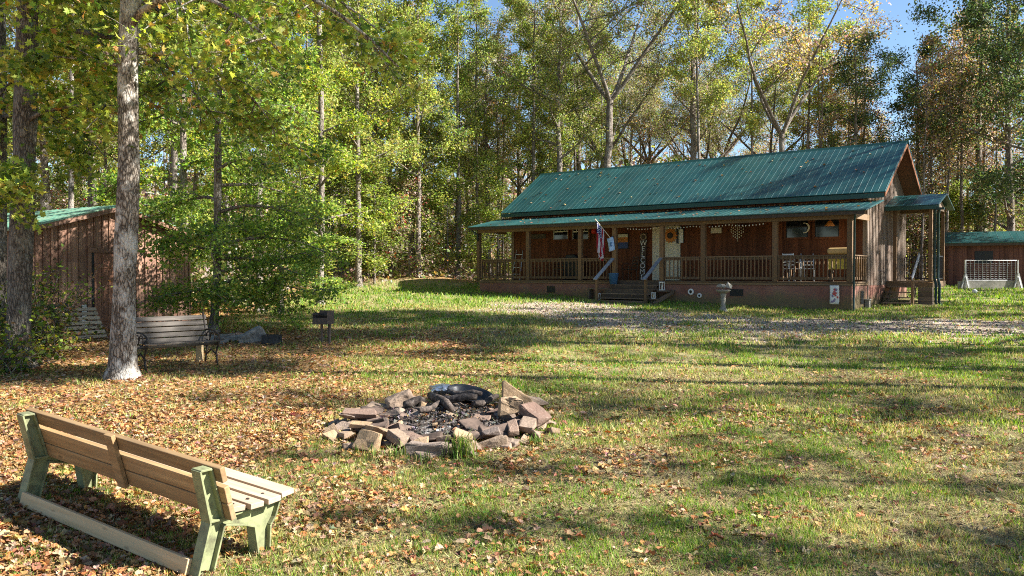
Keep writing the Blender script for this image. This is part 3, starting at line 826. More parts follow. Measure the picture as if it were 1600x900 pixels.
def cloth(name, m, parent, fn, nu, nv):
    vs_ = []; uv = []
    for a in range(nu + 1):
        for b in range(nv + 1):
            vs_.append(fn(a / nu, b / nv)); uv.append((a / nu, b / nv))
    fs = [(a * (nv + 1) + b, a * (nv + 1) + b + 1, (a + 1) * (nv + 1) + b + 1, (a + 1) * (nv + 1) + b) for a in range(nu) for b in range(nv)]
    me = bpy.data.meshes.new(name); me.from_pydata([tuple(p) for p in vs_], [], fs)
    l = me.uv_layers.new(name='UVMap')
    for lp in me.loops: l.data[lp.index].uv = uv[lp.vertex_index]
    me.materials.append(m); me.polygons.foreach_set('use_smooth', [True] * len(me.polygons))
    o = bpy.data.objects.new(name, me); link(o, parent)
    s = o.modifiers.new('thick', 'SOLIDIFY'); s.thickness = .004
    return o
px_, zz = postx[3], zpix(958, 376, -.05)
fl = cab_thing('american_flag', 'striped flag with starred blue canton hanging from slanted porch pole', 'flag', px_ - .05, -.07, zz)
A = Vector((0, 0, 0)); B = Vector((-.40, -.66, .84))
m = MB(); m.tube([A, B], .013, 8); m.build('flagpole', M['cream'], fl)
m = MB(); m.tube([(.0, .02, -.06), (.0, -.05, .06)], .028, 8); m.build('bracket', M['alu'], fl)
def ff(u, v):
    top = B + (A - B) * (.03 + .52 * (1 - v) * 1.0)
    g = (1 - u) ; sq = .42 + .45 * g
    mid = B + (A - B) * .24
    p = mid + (top - mid) * (sq)
    w_ = math.sin(v * 15 + u * 3) * .055 * (.3 + u) 
    return Vector((p.x + w_ * .8 + .06 * u, p.y + w_, p.z * (1 - .0) - u * 1.22 - .14 * u * (1 - v) + .05 * u * math.sin(v * 9)))
cloth('flag_cloth', flagmat(), fl, ff, 24, 30)
X, d, z = pt(954, 373, -.1)
bf = cab_thing('small_banner', 'small pale blue banner hanging beside the striped flag', 'banner', X, -.12, z)
m = MB(); m.tube([(-.17, 0, .0), (.16, 0, .10)], .009, 6); m.build('banner_rod', M['black'], bf)
bl = paint('pale_blue_cloth', (.35, .52, .78), .8); 
cloth('banner_cloth', bl, bf, lambda u, v: Vector((-.15 + .27 * v + .1 * u, -.01 + .02 * math.sin(v * 7 + u * 3), .08 * v - .52 * u)), 8, 8)
m = MB(); m.prism([(-.05, -.09), (.05, -.09), (.03, 0), (.06, .06), (0, .1), (-.05, .05), (-.03, 0)], (.03, -.035, -.22), (1, 0, .15), (0, 0, 1), (0, 1, 0), .012); m.build('emblem', M['blue'], bf)

# welcome sign
def text_mesh(s, size):
    c = bpy.data.curves.new('t', 'FONT'); c.body = s; c.size = size; c.align_x = 'CENTER'; c.extrude = .006
    o = bpy.data.objects.new('t', c); COL.objects.link(o)
    dg = bpy.context.evaluated_depsgraph_get(); dg.update()
    me = o.evaluated_get(dg).to_mesh()
    vs_ = [v.co.copy() for v in me.vertices]; fs = [tuple(p.vertices) for p in me.polygons]
    o.evaluated_get(dg).to_mesh_clear(); bpy.data.objects.remove(o); bpy.data.curves.remove(c)
    return vs_, fs
X, d, zt = pt(1002.5, 364, 1.6); zb_ = .98
ws = cab_thing('welcome_sign', 'tall narrow plank reading WELCOME in white beside the front door', 'sign', X, 1.66, zb_)
H = zt - zb_
tilt = .12
m = MB(); m.prism([(-.14, 0), (.14, 0), (.14, H), (-.14, H)], (0, 0, 0), (1, 0, 0), (0, tilt / H, 1), (0, 1, 0), .022); m.build('plank', M['dark_wood'], ws)
m = MB()
stp = (H - .30) / 7
for q, ch in enumerate('WELCOME'):
    vs_, fs = text_mesh(ch, .30)
    zc = H - .33 - (q + 1) * stp + .05
    m.add([Vector((v.x * 1.02, -.02 - v.z + (zc + v.y) * tilt / H, zc + v.y)) for v in vs_], fs, .5)
m.build('letters', M['white'], ws)
m = MB()
for q in range(40):
    a = q * .157 * 1.0; r_ = .12
    c = Vector((r_ * math.cos(a), -.03 + (H - .16) * tilt / H, H - .16 + r_ * math.sin(a)))
    m.box(c, (.05, .03, .02), Quaternion((0, 1, 0), -a + q * 2.1).to_matrix())
m.build('wreath', M['pallet'], ws)

# things on the front wall
def plate(name, label, cat, px0, px1, py0, py1, bands, d=1.86, frame=None, th=.02):
    xa, xb = XL(px0, d), XL(px1, d); pc = (px0 + px1) / 2
    za, zb = zpix(pc, py1, d), zpix(pc, py0, d)
    t_ = cab_thing(name, label, cat, (xa + xb) / 2, d, za)
    w2 = (xb - xa) / 2; h_ = zb - za
    if frame:
        m = MB(); m.b2((-w2 - .03, -.015, -.03), (w2 + .03, .018, h_ + .03)); m.build('frame', frame, t_)
    a = 0
    for nm, f, mt in bands:
        m = MB(); m.b2((-w2, -.03, h_ * a), (w2, -.0155 if frame else .0, h_ * f - .001)); m.build(nm, mt, t_); a = f
    return t_
plate('painting', 'square painting in bands of blue, orange and white on the porch wall', 'painting', 966, 981, 366, 388, (('lower_band', .42, paint('navy_paint', (.05, .08, .2), .6)), ('middle_band', .78, M['orange']), ('upper_band', 1, M['cream'])), frame=M['dark_wood'])
plate('wall_plaque', 'cream rectangular plaque on the wall right of the front door', 'plaque', 1111, 1127, 356, 364, (('face', 1, M['cream']),), frame=M['porch_x'])
plate('wall_shelf', 'pale weathered board hung on the wall near the left end of the porch', 'board', 831, 853, 366, 373, (('face', 1, M['old_slat']),))
X, d, z = pt(1152, 354, 1.86)
wc = cab_thing('wall_ornament', 'pale star shaped trellis ornament on the wall behind the middle railing', 'ornament', X, 1.86, z - .35)
m = MB(); n_ = 0
for q in range(7):
    for e in range(5):
        if abs(q - 3) + e < 6 and abs(q - 3) < 3.2:
            m.box((-.24 + q * .08, -.02, .34 - e * .1 - (.05 if q % 2 else 0)), (.035, .014, .05), Quaternion((0, 1, 0), .78 * ((q + e) % 2)).to_matrix())
m.beam((0, -.01, .45), (0, -.01, -.22), .01, .015); m.build('star_mesh', M['cream'], wc)
X, d, z = pt(1047, 368, 1.79)
sf = cab_thing('sunflower_ornament', 'rust orange sunflower ornament hanging on the white front door', 'ornament', X, 1.79, z)
m = MB()
for q in range(14):
    a = q * 6.283 / 14; m.prism([(.1, -.05), (.22, -.055), (.33, 0), (.22, .055), (.1, .05)], (0, .0 + .004 * (q % 2), 0), (math.cos(a), 0, math.sin(a)), (-math.sin(a), 0, math.cos(a)), (0, 1, 0), .012)
m.build('petals', M['orange'], sf)
m = MB(); m.lathe([(.0, 0), (.13, 0), (.12, .03), (.05, .05), (0.001, .05)], n=14); o = m.build('flower_centre', M['dark_wood'], sf); o.rotation_euler = (R(90), 0, 0); o.location = (0, -.01, 0)
X, d, z = pt(1060, 368, 1.86)
hg = cab_thing('house_number_sign', 'small white hanging sign on a black bracket right of the door', 'sign', X + .12, 1.86, z - .3)
m = MB(); m.b2((-.1, -.03, 0), (.1, -.01, .55)); m.build('face', M['white'], hg); m = MB(); m.b2((-.2, -.04, -.02), (-.102, -.008, .6)); m.b2((.102, -.04, .0), (.13, -.008, .6)); m.b2((-.101, -.04, .552), (.101, -.008, .6)); m.build('bracket', M['black'], hg)
# moon on window and hanging lamp
X = (wA[0] * .16 + wA[1] * .84)
mo = MB(); 
pts = [(math.cos(a) * .19, math.sin(a) * .19) for a in np.linspace(-1.9, 1.9, 16)] + [(.085 * 0 - .02 + math.cos(a) * .15, math.sin(a) * .165) for a in np.linspace(1.75, -1.75, 14)]
mo.prism(pts, (0, 0, 0), (1, 0, 0), (0, 0, 1), (0, 1, 0), .012)
one(mo, 'moon_ornament', M['cream'], 'cream crescent moon ornament hanging before the left of the paired windows', 'ornament', WP(X, 1.82, (wA[2] + wA[3]) / 2 - .05), CROT)
X, d, z = pt(1296, 352, .95)
lp = cab_thing('hanging_lamp', 'orange hanging lamp under the porch roof near the yellow tub', 'lamp', X, .95, z)
m = MB(); m.lathe([(.03, .16), (.06, .13), (.17, -.02), (.165, -.03), (.02, -.02)], n=16); m.build('lamp_shade', M['orange'], lp, smooth=True)
m = MB(); m.tube([(0, 0, .15), (0, 0, .62)], .008, 6); m.lathe([(.14, .26), (.15, .27), (.14, .285), (.02, .3)], n=14); m.build('rod', M['orange'], lp)
X, d, z = pt(928, 361, 1.2)
m = MB(); m.lathe([(.02, .28), (.05, .26), (.08, .2), (.12, .1), (.1, .0), (.03, -.03)], n=12); m.tube([(0, 0, .26), (0, 0, .7)], .006, 5)
one(m, 'red_lantern', M['red'], 'small red lantern hanging in the porch left of the striped flag', 'lantern', WP(X, 1.2, z - .1), CROT, smooth=True)
# string lights
sg = cab_thing('string_lights', 'string of small white bulbs along the porch beam', 'string lights', XL(980, .3), .22, 3.02)
m = MB(); x0 = XL(980, .3); x1 = XL(1196, .3); nb = 44; bulbs = []
pl = []
for q in range(nb * 2 + 1):
    f = q / (nb * 2); xx = (x1 - x0) * f; zz = -.05 * abs(math.sin(f * 12.5)) + .04
    pl.append((xx, 0, zz))
    if q % 2: bulbs.append((xx, 0, zz))
m.tube(pl, .006, 4); m.build('wire', M['black'], sg)
for c in bulbs:
    m = MB(); m.lathe([(.006, -.005), (.02, -.022), (.026, -.04), (.016, -.06), (.002, -.066)], c, n=6); m.build('bulb', M['white'], sg, smooth=True)
# porch furniture
def frame_chair(name, label, X, d, rz, mt, group=None, slats=4, seat=None):
    t_ = cab_thing(name, label, 'chair', X, d, .977, rz, group)
    for sx in (-1, 1):
        for sy in (-1, 1):
            m = MB(); m.tube([(sx * .22, sy * .2, 0), (sx * .21, sy * .2, .43)], .014, 6); m.build('leg', mt, t_)
        m = MB(); m.tube([(sx * .24, -.2, .43), (sx * .26, -.2, .62), (sx * .26, -.05, .68), (sx * .25, .2, .66)], .014, 6); m.build('armrest', mt, t_)
    m = MB(); m.b2((-.24, -.24, .43), (.24, .22, .46)); m.build('seat', seat or mt, t_)
    m = MB()
    for sx in (-1, 1): m.tube([(sx * .22, .21, .44), (sx * .2, .3, .98)], .016, 6)
    for q in range(slats): m.beam((-.21, .235 + q * .018, .58 + q * .12), (.21, .235 + q * .018, .58 + q * .12), .014, .05)
    m.build('backrest', mt, t_)
    return t_
frame_chair('porch_chair', 'white slat back porch chair behind the right railing', XL(1237, .6), .65, R(170), M['white'])
frame_chair('porch_chair', 'grey curved arm porch chair right of the white one', XL(1262, .9), .85, R(20), M['wire'], slats=2)
frame_chair('porch_chair', 'dark low porch chair just left of the WELCOME sign', XL(985, 1.3), 1.25, R(-30), M['dark_wood'])
frame_chair('porch_chair', 'black frame chair under the left porch window', XL(876, 1.2), 1.2, R(10), M['black'])
tb = cab_thing('porch_table', 'small round green topped table behind the right railing', 'table', XL(1243, 1.2), 1.35, .977)
m = MB(); m.lathe([(.38, .86), (.4, .87), (.4, .89), (.38, .9)], n=20); m.build('table_top', M['teal'], tb)
for q in range(4):
    a = q * 1.571 + .7; m = MB(); m.tube([(math.cos(a) * .3, math.sin(a) * .3, 0), (math.cos(a) * .25, math.sin(a) * .25, .86)], .014, 6); m.build('leg', M['white'], tb)
yt = cab_thing('storage_tub', 'yellow ribbed tub on dark stand at the right end of the porch', 'tub', XL(1314, .55), .55, .977)
m = MB(); m.b2((-.36, -.22, .42), (.36, .22, .86)); 
for q in range(6): m.b2((-.3 + q * .115, -.24, .44), (-.25 + q * .115, -.2205, .84))
m.b2((-.39, -.25, .862), (.39, .25, .9)); m.build('tub_body', M['yellow'], yt, bevel=.01)
for sx in (-1, 1):
    for sy in (-1, 1):
        m = MB(); m.b2((sx * .32 - .025, sy * .18 - .025, 0), (sx * .32 + .025, sy * .18 + .025, .418)); m.build('leg', M['dark_wood'], yt)
m = MB(); 
for q in range(9):
    for e in range(5): pass
m.box((0, 0, .12), (.82, .5, .22)); 
o = one(m, 'cushion', M['tan'], 'thick tan cushion lying on the yellow tub', 'cushion', WP(XL(1314, .55), .55, .977 + .915), CROT)
b = o.modifiers.new('b', 'BEVEL'); b.width = .09; b.segments = 4
X, d, z = pt(806, 400, 1.3)
ld = cab_thing('step_ladder', 'small pale folding ladder leaning at the left end of the porch', 'ladder', X, 1.45, .977, R(15))
for sx in (-1, 1):
    m = MB(); m.beam((sx * .2, -.25, 0), (sx * .15, .25, 1.35), .03, .05); m.build('side_rail', M['alu'], ld)
for q in range(4):
    m = MB(); f = .18 + q * .22; m.beam((-.2 + .05 * f, -.25 + .5 * f, 1.35 * f), (.2 - .05 * f, -.25 + .5 * f, 1.35 * f), .07, .02, (0, 0, 1)); m.build('rung', M['alu'], ld)
gr_ = cab_thing('covered_barbecue', 'black covered barbecue standing under the left porch windows', 'barbecue', XL(894, 1.3), 1.4, .977)
m = MB(); m.prism([(-.4, 0), (.4, 0), (.42, .75), (.3, 1.02), (.1, 1.1), (-.2, 1.08), (-.38, .9)], (0, 0, 0), (1, 0, 0), (0, 0, 1), (0, 1, 0), .5); m.build('cover', M['black'], gr_, bevel=.03)
# by the steps
X = sa - .5
pb = cab_thing('plant_bench', 'low dark wooden bench against the foundation left of the front steps', 'bench', X, -.35, gz(*WP(X, -.35)[:2]) - BZ)
m = MB(); m.b2((-.45, -.18, .40), (.45, .18, .45)); m.build('seat', M['step'], pb)
for sx in (-1, 1):
    m = MB(); m.b2((sx * .38 - .03, -.16, -.06), (sx * .38 + .03, .16, .398)); m.build('leg', M['step'], pb)
def lantern(label, X, d, z, s=1):
    t_ = cab_thing('lantern', label, 'lantern', X, d, z)
    m = MB(); m.b2((-.06 * s, -.06 * s, 0), (.06 * s, .06 * s, .03)); m.b2((-.06 * s, -.06 * s, .2 * s), (.06 * s, .06 * s, .23 * s)); 
    for a in (-1, 1):
        for b_ in (-1, 1): m.b2((a * .05 * s - .008, b_ * .05 * s - .008, .031), (a * .05 * s + .008, b_ * .05 * s + .008, .199 * s))
    m.build('frame', M['white'], t_)
    m = MB(); m.lathe([(.03, .032), (.03, .14 * s), (.005, .16 * s)], n=10); m.build('candle', M['cream'], t_)
gq = lambda X_, d_: gz(*WP(X_, d_)[:2]) - BZ
lantern('white lantern on the top step at the right side of the front stairs', sb + .16, -.3, .62, 1.4)
lantern('small white lantern beside the right foot of the front stairs', sb + .18, -1.0, .32, 1.0)
lantern('small pale lantern beside the left foot of the front stairs', sa - .28, -.75, gq(sa - .3, -.75) + .02, 1.1)
sh = cab_thing('step_shelf', 'dark plank shelf running beyond the right of the front stairs', 'shelf', sb + .3, -.35, gq(sb + .3, -.3))
m = MB(); zt_ = .62 - gq(sb + .3, -.3); m.b2((-.2, -.25, zt_ - .045), (.3, .3, zt_ - .003)); m.b2((-.2, -.8, zt_ - .345), (.1, -.26, zt_ - .303)); m.build('shelf_board', M['step'], sh)
m = MB(); m.beam((.26, .2, zt_ - .05), (.0, -.9, -.05), .05, .14); m.beam((-.18, -.7, zt_ - .35), (-.18, -.7, -.05), .05, .05); m.build('brace', M['step'], sh)
m = MB(); m.lathe([(.15, 0), (.2, .42), (.215, .43), (.205, .44), (.19, .43), (.14, .03)], n=18)
one(m, 'blue_tub', M['blue'], 'blue plastic tub standing on the front stairs behind the left newel post', 'tub', WP(sa + .12, -.28, FL - rise - .0), CROT, smooth=True)
def ringo(label, px, py, r):
    X, d, z = pt(px, py, -.05)
    t_ = cab_thing('pipe_vent', label, 'vent', X, -.012, z)
    m = MB(); vs_ = []; 
    prof = [(r * .5, 0), (r, 0), (r, .02), (r * .85, .05), (r * .55, .05), (r * .5, .02)]
    n_ = 18; b0 = MB()
    for rr, zz in prof:
        for k in range(n_): vs_.append((rr * math.cos(6.2832 * k / n_), -zz, rr * math.sin(6.2832 * k / n_)))
    fs = [(i * n_ + k, i * n_ + (k + 1) % n_, ((i + 1) % 6) * n_ + (k + 1) % n_, ((i + 1) % 6) * n_ + k) for i in range(6) for k in range(n_)]
    m.add(vs_, fs); m.build('ring', M['white'], t_, smooth=False)
    m = MB(); m.tube([(0, .012, 0), (0, -.012, 0)], r * .49, 16); m.build('opening', M['black'], t_)
ringo('larger white ringed vent pipe on the foundation right of the front stairs', 1079, 456, .12)
ringo('smaller white ringed vent pipe low on the foundation', 1092.5, 462, .09)
X, d, z = pt(1304, 474, -.25)
gf = cab_thing('garden_flag', 'white garden flag with red flowers hanging before the right foundation', 'flag', X, -.22, gq(X, -.22))
zt_ = ZL(446, X, -.22) - gq(X, -.22)
m = MB(); m.tube([(.2, 0, -.1), (.2, 0, zt_ + .02), (-.17, 0, zt_ + .02)], .007, 6); m.build('stand', M['black'], gf)
cloth('flag_cloth', M['white'], gf, lambda u, v: Vector((-.16 + .3 * v, .012 * math.sin(v * 6 + u * 4), zt_ - u * .62)), 8, 8)
m = MB(); m2 = MB()
for q in range(16):
    cx, cz = random.uniform(-.12, .1), zt_ - random.uniform(.06, .56)
    a = random.random() * 6
    (m if q % 3 else m2).prism([(.05 * math.cos(t_) * random.uniform(.5, 1), .045 * math.sin(t_) * random.uniform(.5, 1)) for t_ in np.linspace(0, 5.4, 7)], (cx, -.02 - .001 * q, cz), (1, 0, 0), (0, 0, 1), (0, 1, 0), .004)
m.build('flower_print', paint('pale_red', (.5, .08, .07), .7), gf); m2.build('stem_print', paint('violet_grey', (.24, .18, .3), .7), gf)

# bird bath
c = onground(1130, 486)
bb = thing('bird_bath', 'weathered concrete bird bath with stones in its bowl on the lawn', 'bird bath', c); bb.scale = (.72, .72, .92)
m = MB(); m.lathe([(.2, -.05), (.2, .04), (.16, .08), (.12, .14), (.105, .3), (.12, .44), (.1, .5), (.14, .62), (.12, .65)], n=16); m.build('pedestal', M['concrete'], bb, smooth=True)
m = MB(); m.lathe([(.1, .63), (.24, .68), (.33, .74), (.34, .77), (.31, .77), (.22, .72), (.02, .7)], n=20); m.build('bowl', M['concrete'], bb, smooth=True)
for q, (cx, cy_, s) in enumerate(((-.16, -.1, .1), (.18, .0, .14), (.0, .12, .1), (-.02, -.15, .07))):
    bm = bmesh.new()
    for k in range(12):
        v = Vector((random.gauss(0, 1), random.gauss(0, 1), random.gauss(0, .8))).normalized() * s; bm.verts.new(v)
    bmesh.ops.convex_hull(bm, input=bm.verts)
    me = bpy.data.meshes.new('bowl_stone'); bm.to_mesh(me); bm.free(); me.materials.append(M['concrete'])
    o = bpy.data.objects.new('bowl_stone', me); link(o); o.location = c + Vector((cx, cy_, .79 + s * .4))
    tag(o, ('pale stone at the left rim of the bird bath bowl', 'largest pale stone at the right of the bird bath bowl', 'pale stone at the back of the bird bath bowl', 'smallest pale stone at the front of the bird bath bowl')[q], 'stone', 'stones in the bird bath')

# ------------------------------------------------------------------ right shed, pen panel, ball
YS = 41.5
sx0 = (1482 - 800) / F * YS
rs = thing('red_shed', 'long low red board shed with green metal roof beyond the side porch', 'shed', (sx0, YS, gz(sx0 + 2, YS)), R(-23))
LZ = at(1500, 381, YS).z - gz(sx0 + 2, YS)
m = MB(); m.b2((0, 0, -.4), (8.2, .1, LZ)); m.b2((0, .101, -.4), (.1, 2.6, LZ + .0)); m.b2((8.1, .101, -.4), (8.2, 2.6, LZ)); m.b2((.101, 2.5, -.4), (8.099, 2.6, LZ + .25))
for q in range(41): m.b2((.04 + q * .2, -.018, -.3), (.075 + q * .2, -.001, LZ))
m.build('wall', M['shed_r'], rs)
roof_slab(-.22, 8.5, (-.35, LZ + .02), (1.2, LZ + .62), .3).build('roof', M['roof'], rs)
roof_slab(-.22, 8.5, (2.9, LZ + .02), (1.201, LZ + .62), .3).build('roof', M['roof'], rs)
m = MB(); m.b2((-.2, -.34, LZ - .12), (8.5, -.31, LZ - .0)); m.build('fascia', M['dark_wood'], rs)
m = MB(); m.b2((1.15, -.03, 1.15), (1.95, -.02, 1.75)); m.build('window', M['black'], rs)
c = onground(1503, 452); YP = c.y
pn = thing('pen_panel', 'wire dog pen panel on white A shaped feet before the red shed', 'fence panel', c, R(2))
W = (1594 - 1512) / F * YP; hp = (452 - 407) / F * YP
m = MB(); m.tube([(0.12, 0, hp), (W + .15, 0, hp)], .016, 6); m.tube([(.14, 0, .42), (W + .13, 0, .42)], .015, 6)
for q in range(13): m.tube([(.2 + q * (W - .1) / 12, 0, .4), (.2 + q * (W - .1) / 12, 0, hp)], .008 if q % 2 else .014, 5)
for q in range(8): m.tube([(.2, .008, .5 + q * .1), (W + .1, .008, .5 + q * .1)], .005, 4)
m.build('wire_grid', M['wire'], pn)
m = MB(); m.b2((-.2, -.03, .0), (W + .3, .03, .38)); m.build('base_board', M['concrete'], pn)
for xx in (.12, W + .18):
    m = MB(); m.beam((xx, -.05, 0), (xx, -.05, hp + .02), .055, .05, (1, 0, 0))
    for s in (-1, 1): m.beam((xx, -.1, .75), (xx + s * .2, -.1, .05), .05, .06, (0, 1, 0)); m.beam((xx, 0 - .04, .75), (xx, s * .3 - .04, .05), .05, .05)
    m.build('foot', M['pen_grey'], pn)
c = onground(1523, 459.5)
bm = bmesh.new(); bmesh.ops.create_icosphere(bm, subdivisions=3, radius=.11); me = bpy.data.meshes.new('ball'); bm.to_mesh(me); bm.free(); me.materials.append(M['white'])
o = bpy.data.objects.new('ball', me); link(o); o.location = c + Vector((0, 0, .1)); tag(o, 'small white ball lying on the grass before the pen panel', 'ball')

# ------------------------------------------------------------------ left shed
LB = R(32)
P0 = Vector((-11.85, 20.0, gz(-11.85, 20)))
ls = thing('board_shed', 'weathered board and batten shed with faded green roof behind the left trees', 'shed', P0, R(90) - LB)   # local X runs along the door wall
LW = 4.55; hC = CAMZ + 1.1 - P0.z; hA = CAMZ + 1.74 - P0.z
m = MB(); m.prism([(0, -.5), (LW, -.5), (LW, hC), (LW / 2, hA), (0, hC)], (0, 0, 0), (1, 0, 0), (0, 0, 1), (0, 1, 0), .08)
def shz(x): return hC + (hA - hC) * (1 - abs(x - LW / 2) / (LW / 2))
m.build('gable_wall', M['shed'], ls)
m = MB()
xq = .02
while xq < LW - .05:
    wq = random.uniform(.17, .27)
    x2 = min(xq + wq, LW)
    zl2 = min(shz(xq), shz(x2)) - .02
    m.prism([(xq, -.1 - random.random() * .1), (x2 - .012, -.12), (x2 - .012, shz(x2) - .02), (xq, shz(xq) - .02)], (0, -.052 - random.random() * .012, 0), (1, 0, 0), (0, 0, 1), (0, 1, 0), .022)
    if random.random() < .8: m.b2((x2 - .035, -.1, -.1), (x2 + .02, -.077, shz(x2) - .03))
    xq = x2
m.build('boards', M['shed'], ls)
m = MB(); m.b2((0.0, .05, -.5), (.08, 5.2, hC)); 
for q in range(18): m.b2((-.02, .1 + q * .29, -.4), (-.001, .16 + q * .29, hC))
m.build('side_wall', M['shed'], ls)
m = MB(); m.b2((LW - .08, .05, -.5), (LW, 5.2, hC)); m.build('side_wall', M['shed'], ls)
def shed_roof(a, za, b, zb):
    mb = roof_slab(-.35, 5.5, (a, za), (b, zb), .25)
    return mb
for a, za in ((-.4, hC - .06), (LW + .4, hC - .06)):
    mb = shed_roof(a, za, LW / 2 + (.001 if a > 1 else 0), hA + .06)
    mb.v = [(y, x, z) for x, y, z in mb.v]
    mb.build('roof', M['roof_shed'], ls)
m = MB()
for a in (-.4, LW + .4):
    m.beam((a, -.33, hC - .13), (LW / 2, -.33, hA - .01), .03, .13, (0, 0, 1))
m.build('fascia', M['shed'], ls)
DX = 1.98
m = MB(); m.b2((DX - .5, -.115, .0), (DX - .4, -.102, 2.1)); m.b2((DX + .45, -.125, .0), (DX + .55, -.102, 2.1)); m.b2((DX - .5, -.125, 2.101), (DX + .55, -.102, 2.22))
dr = m.build('door', M['shed'], ls)
m = MB(); 
for q in range(4): m.b2((DX - .33 + q * .195, -.12, .03), (DX - .145 + q * .195, -.105, 2.08))
m.beam((DX - .33, -.13, .35), (DX + .44, -.13, .35), .02, .11); m.beam((DX - .33, -.13, 1.75), (DX + .44, -.13, 1.75), .02, .11)
m.build('door_leaf', M['door_red'], dr)
m = MB(); m.b2((DX - .40, -.118, .0), (DX - .335, -.103, 2.09)); m.build('door_gap', M['black'], dr)
m = MB(); m.beam((DX + .36, -.15, 1.05), (DX + .36, -.15, 1.2), .03, .02); m.build('handle', M['iron'], dr)
m = MB(); m.b2((DX - .68, -.14, .0), (DX - .56, -.125, .75))
one(m, 'white_board', M['white'], 'narrow white board standing against the shed beside its door', 'board', P0, R(90) - LB)

# pallets leaning by the shed
def pallet(label, px, py, rz, tilt, s, mt):
    c = onground(px, py)
    t_ = thing('pallet', label, 'pallet', c, rz, 'pallets leaning by the shed')
    q0 = Quaternion((1, 0, 0), tilt).to_matrix()
    m = MB()
    for k in range(7): m.box(q0 @ Vector((0, 0, .08 + k * .17 * s)), (1.15 * s, .02, .11 * s), q0)
    m.build('deck_boards', mt, t_)
    for xx in (-.52, 0, .52):
        m = MB(); m.box(q0 @ Vector((xx * s, .06, .6 * s)), (.04, .09, 1.2 * s), q0); m.build('stringer', mt, t_)
pallet('pale slatted pallet leaning against the shed by the door', 138, 531, R(54), R(-38), .8, M['pallet'])
pallet('dark weathered pallet leaning left of the pale one', 100, 531, R(72), R(-26), .8, M['old_slat'])

# ------------------------------------------------------------------ near bench
bl_, br_ = Vector((-4.27, 7.0, 0)), Vector((-2.20, 5.74, 0))
bmid = (bl_ + br_) / 2; bdir = (br_ - bl_); BL = bdir.length; bang = math.atan2(bdir.y, bdir.x)
zb0 = gz(bmid.x, bmid.y)
bench = thing('park_bench', 'wooden park bench with green frames and ground rail in the left foreground', 'bench', (bmid.x, bmid.y, (gz(bl_.x, bl_.y) + gz(br_.x, br_.y)) / 2 - .01), bang); bench.rotation_euler = (0, math.asin((gz(bl_.x, bl_.y) - gz(br_.x, br_.y)) / BL), bang)
HL = BL / 2
# side frame: rear leg, back upright, seat arm, forked front leg
def bench_frame(x, s):
    m = MB()
    def plate(poly): m.prism(poly, (x, 0, 0), (0, 1, 0), (0, 0, 1), (1, 0, 0), .022, .5)
    web = [(0, 0), (.13, 0), (.215, .36), (.40, .31), (.50, .27), (.52, .22), (.56, 0), (.66, 0), (.655, .24), (.70, .30), (.74, .42), (.2, .40), (.075, .80), (-.02, .80), (.09, .40)]
    plate(web)
    def flange(a, b, w=.10, t=.016):
        m.beam((x, a[0], a[1]), (x, b[0], b[1]), w, t, (1, 0, 0), .5) if False else None
        d = Vector((0, b[0] - a[0], b[1] - a[1])); L = d.length; d.normalize(); n_ = Vector((1, 0, 0)); u_ = d.cross(n_)
        m.box(Vector((x, (a[0] + b[0]) / 2, (a[1] + b[1]) / 2)), (w, L, t), Matrix((n_, d, u_)).transposed(), .5)
    for a, b in (((0, 0), (.09, .40)), ((.09, .40), (-.02, .80)), ((.13, 0), (.215, .36)), ((.2, .41), (.075, .80)), ((.215, .355), (.40, .31)), ((.40, .31), (.50, .27)), ((.50, .27), (.56, 0)), ((.66, 0), (.655, .24)), ((.655, .24), (.70, .30)), ((.70, .30), (.74, .42)), ((-.02, .80), (.075, .80)), ((.09, .41), (.2, .405)), ((.2, .41), (.74, .425))):
        flange(a, b)
    return m.build('side_frame', M['bench_green'], bench, bevel=.003)
bench_frame(-HL + .07, -1); bench_frame(HL - .07, 1)
bl0 = Vector((0, .075, .80)); up = Vector((0, -.125, .39)).normalized(); nb_ = Vector((0, .39, .125)).normalized()
rotb = Matrix((Vector((1, 0, 0)), nb_, up)).transposed()
m = MB()
for q, (cz, hh) in enumerate(((-.058, .118), (-.222, .132), (-.364, .132))):
    m.box(bl0 + up * (cz + .01) + nb_ * .033, (BL + .10, .045, hh), rotb, (.1, .7, .45)[q])
m.build('backrest', M['bench_back'], bench, bevel=.006)
m = MB()
for q, (yy, zz, a) in enumerate(((.315, .445, 4), (.455, .447, 1), (.60, .458, -3), (.745, .475, -6))):
    m.box((0, yy, zz + .012), (BL + (.0, .08, .13, .1)[q], .125, .042), Quaternion((1, 0, 0), R(a * -1)).to_matrix(), (.3, .6, .8, .95)[q])
m.build('seat', M['bench_seat'], bench, bevel=.005)
m = MB(); m.box(bl0 + up * -.2 - nb_ * .012, (.1, .036, .47), rotb, .35); m.build('back_cleat', M['bench_back'], bench, bevel=.004)
m = MB(); m.box((0, .52, .418), (.09, .5, .03), None, .3); m.build('seat_cleat', M['bench_back'], bench)
m = MB(); m.box((0, -.002, .085), (BL - .245, .042, .115), Quaternion((1, 0, 0), R(-12)).to_matrix(), .6); m.build('ground_rail', M['bench_rail'], bench, bevel=.005)
for s in (-1, 1):
    m = MB(); m.box((s * (HL - .115), .60, .33), (.07, .16, .06), None, .4); m.build('leg_block', M['bench_seat'], bench)

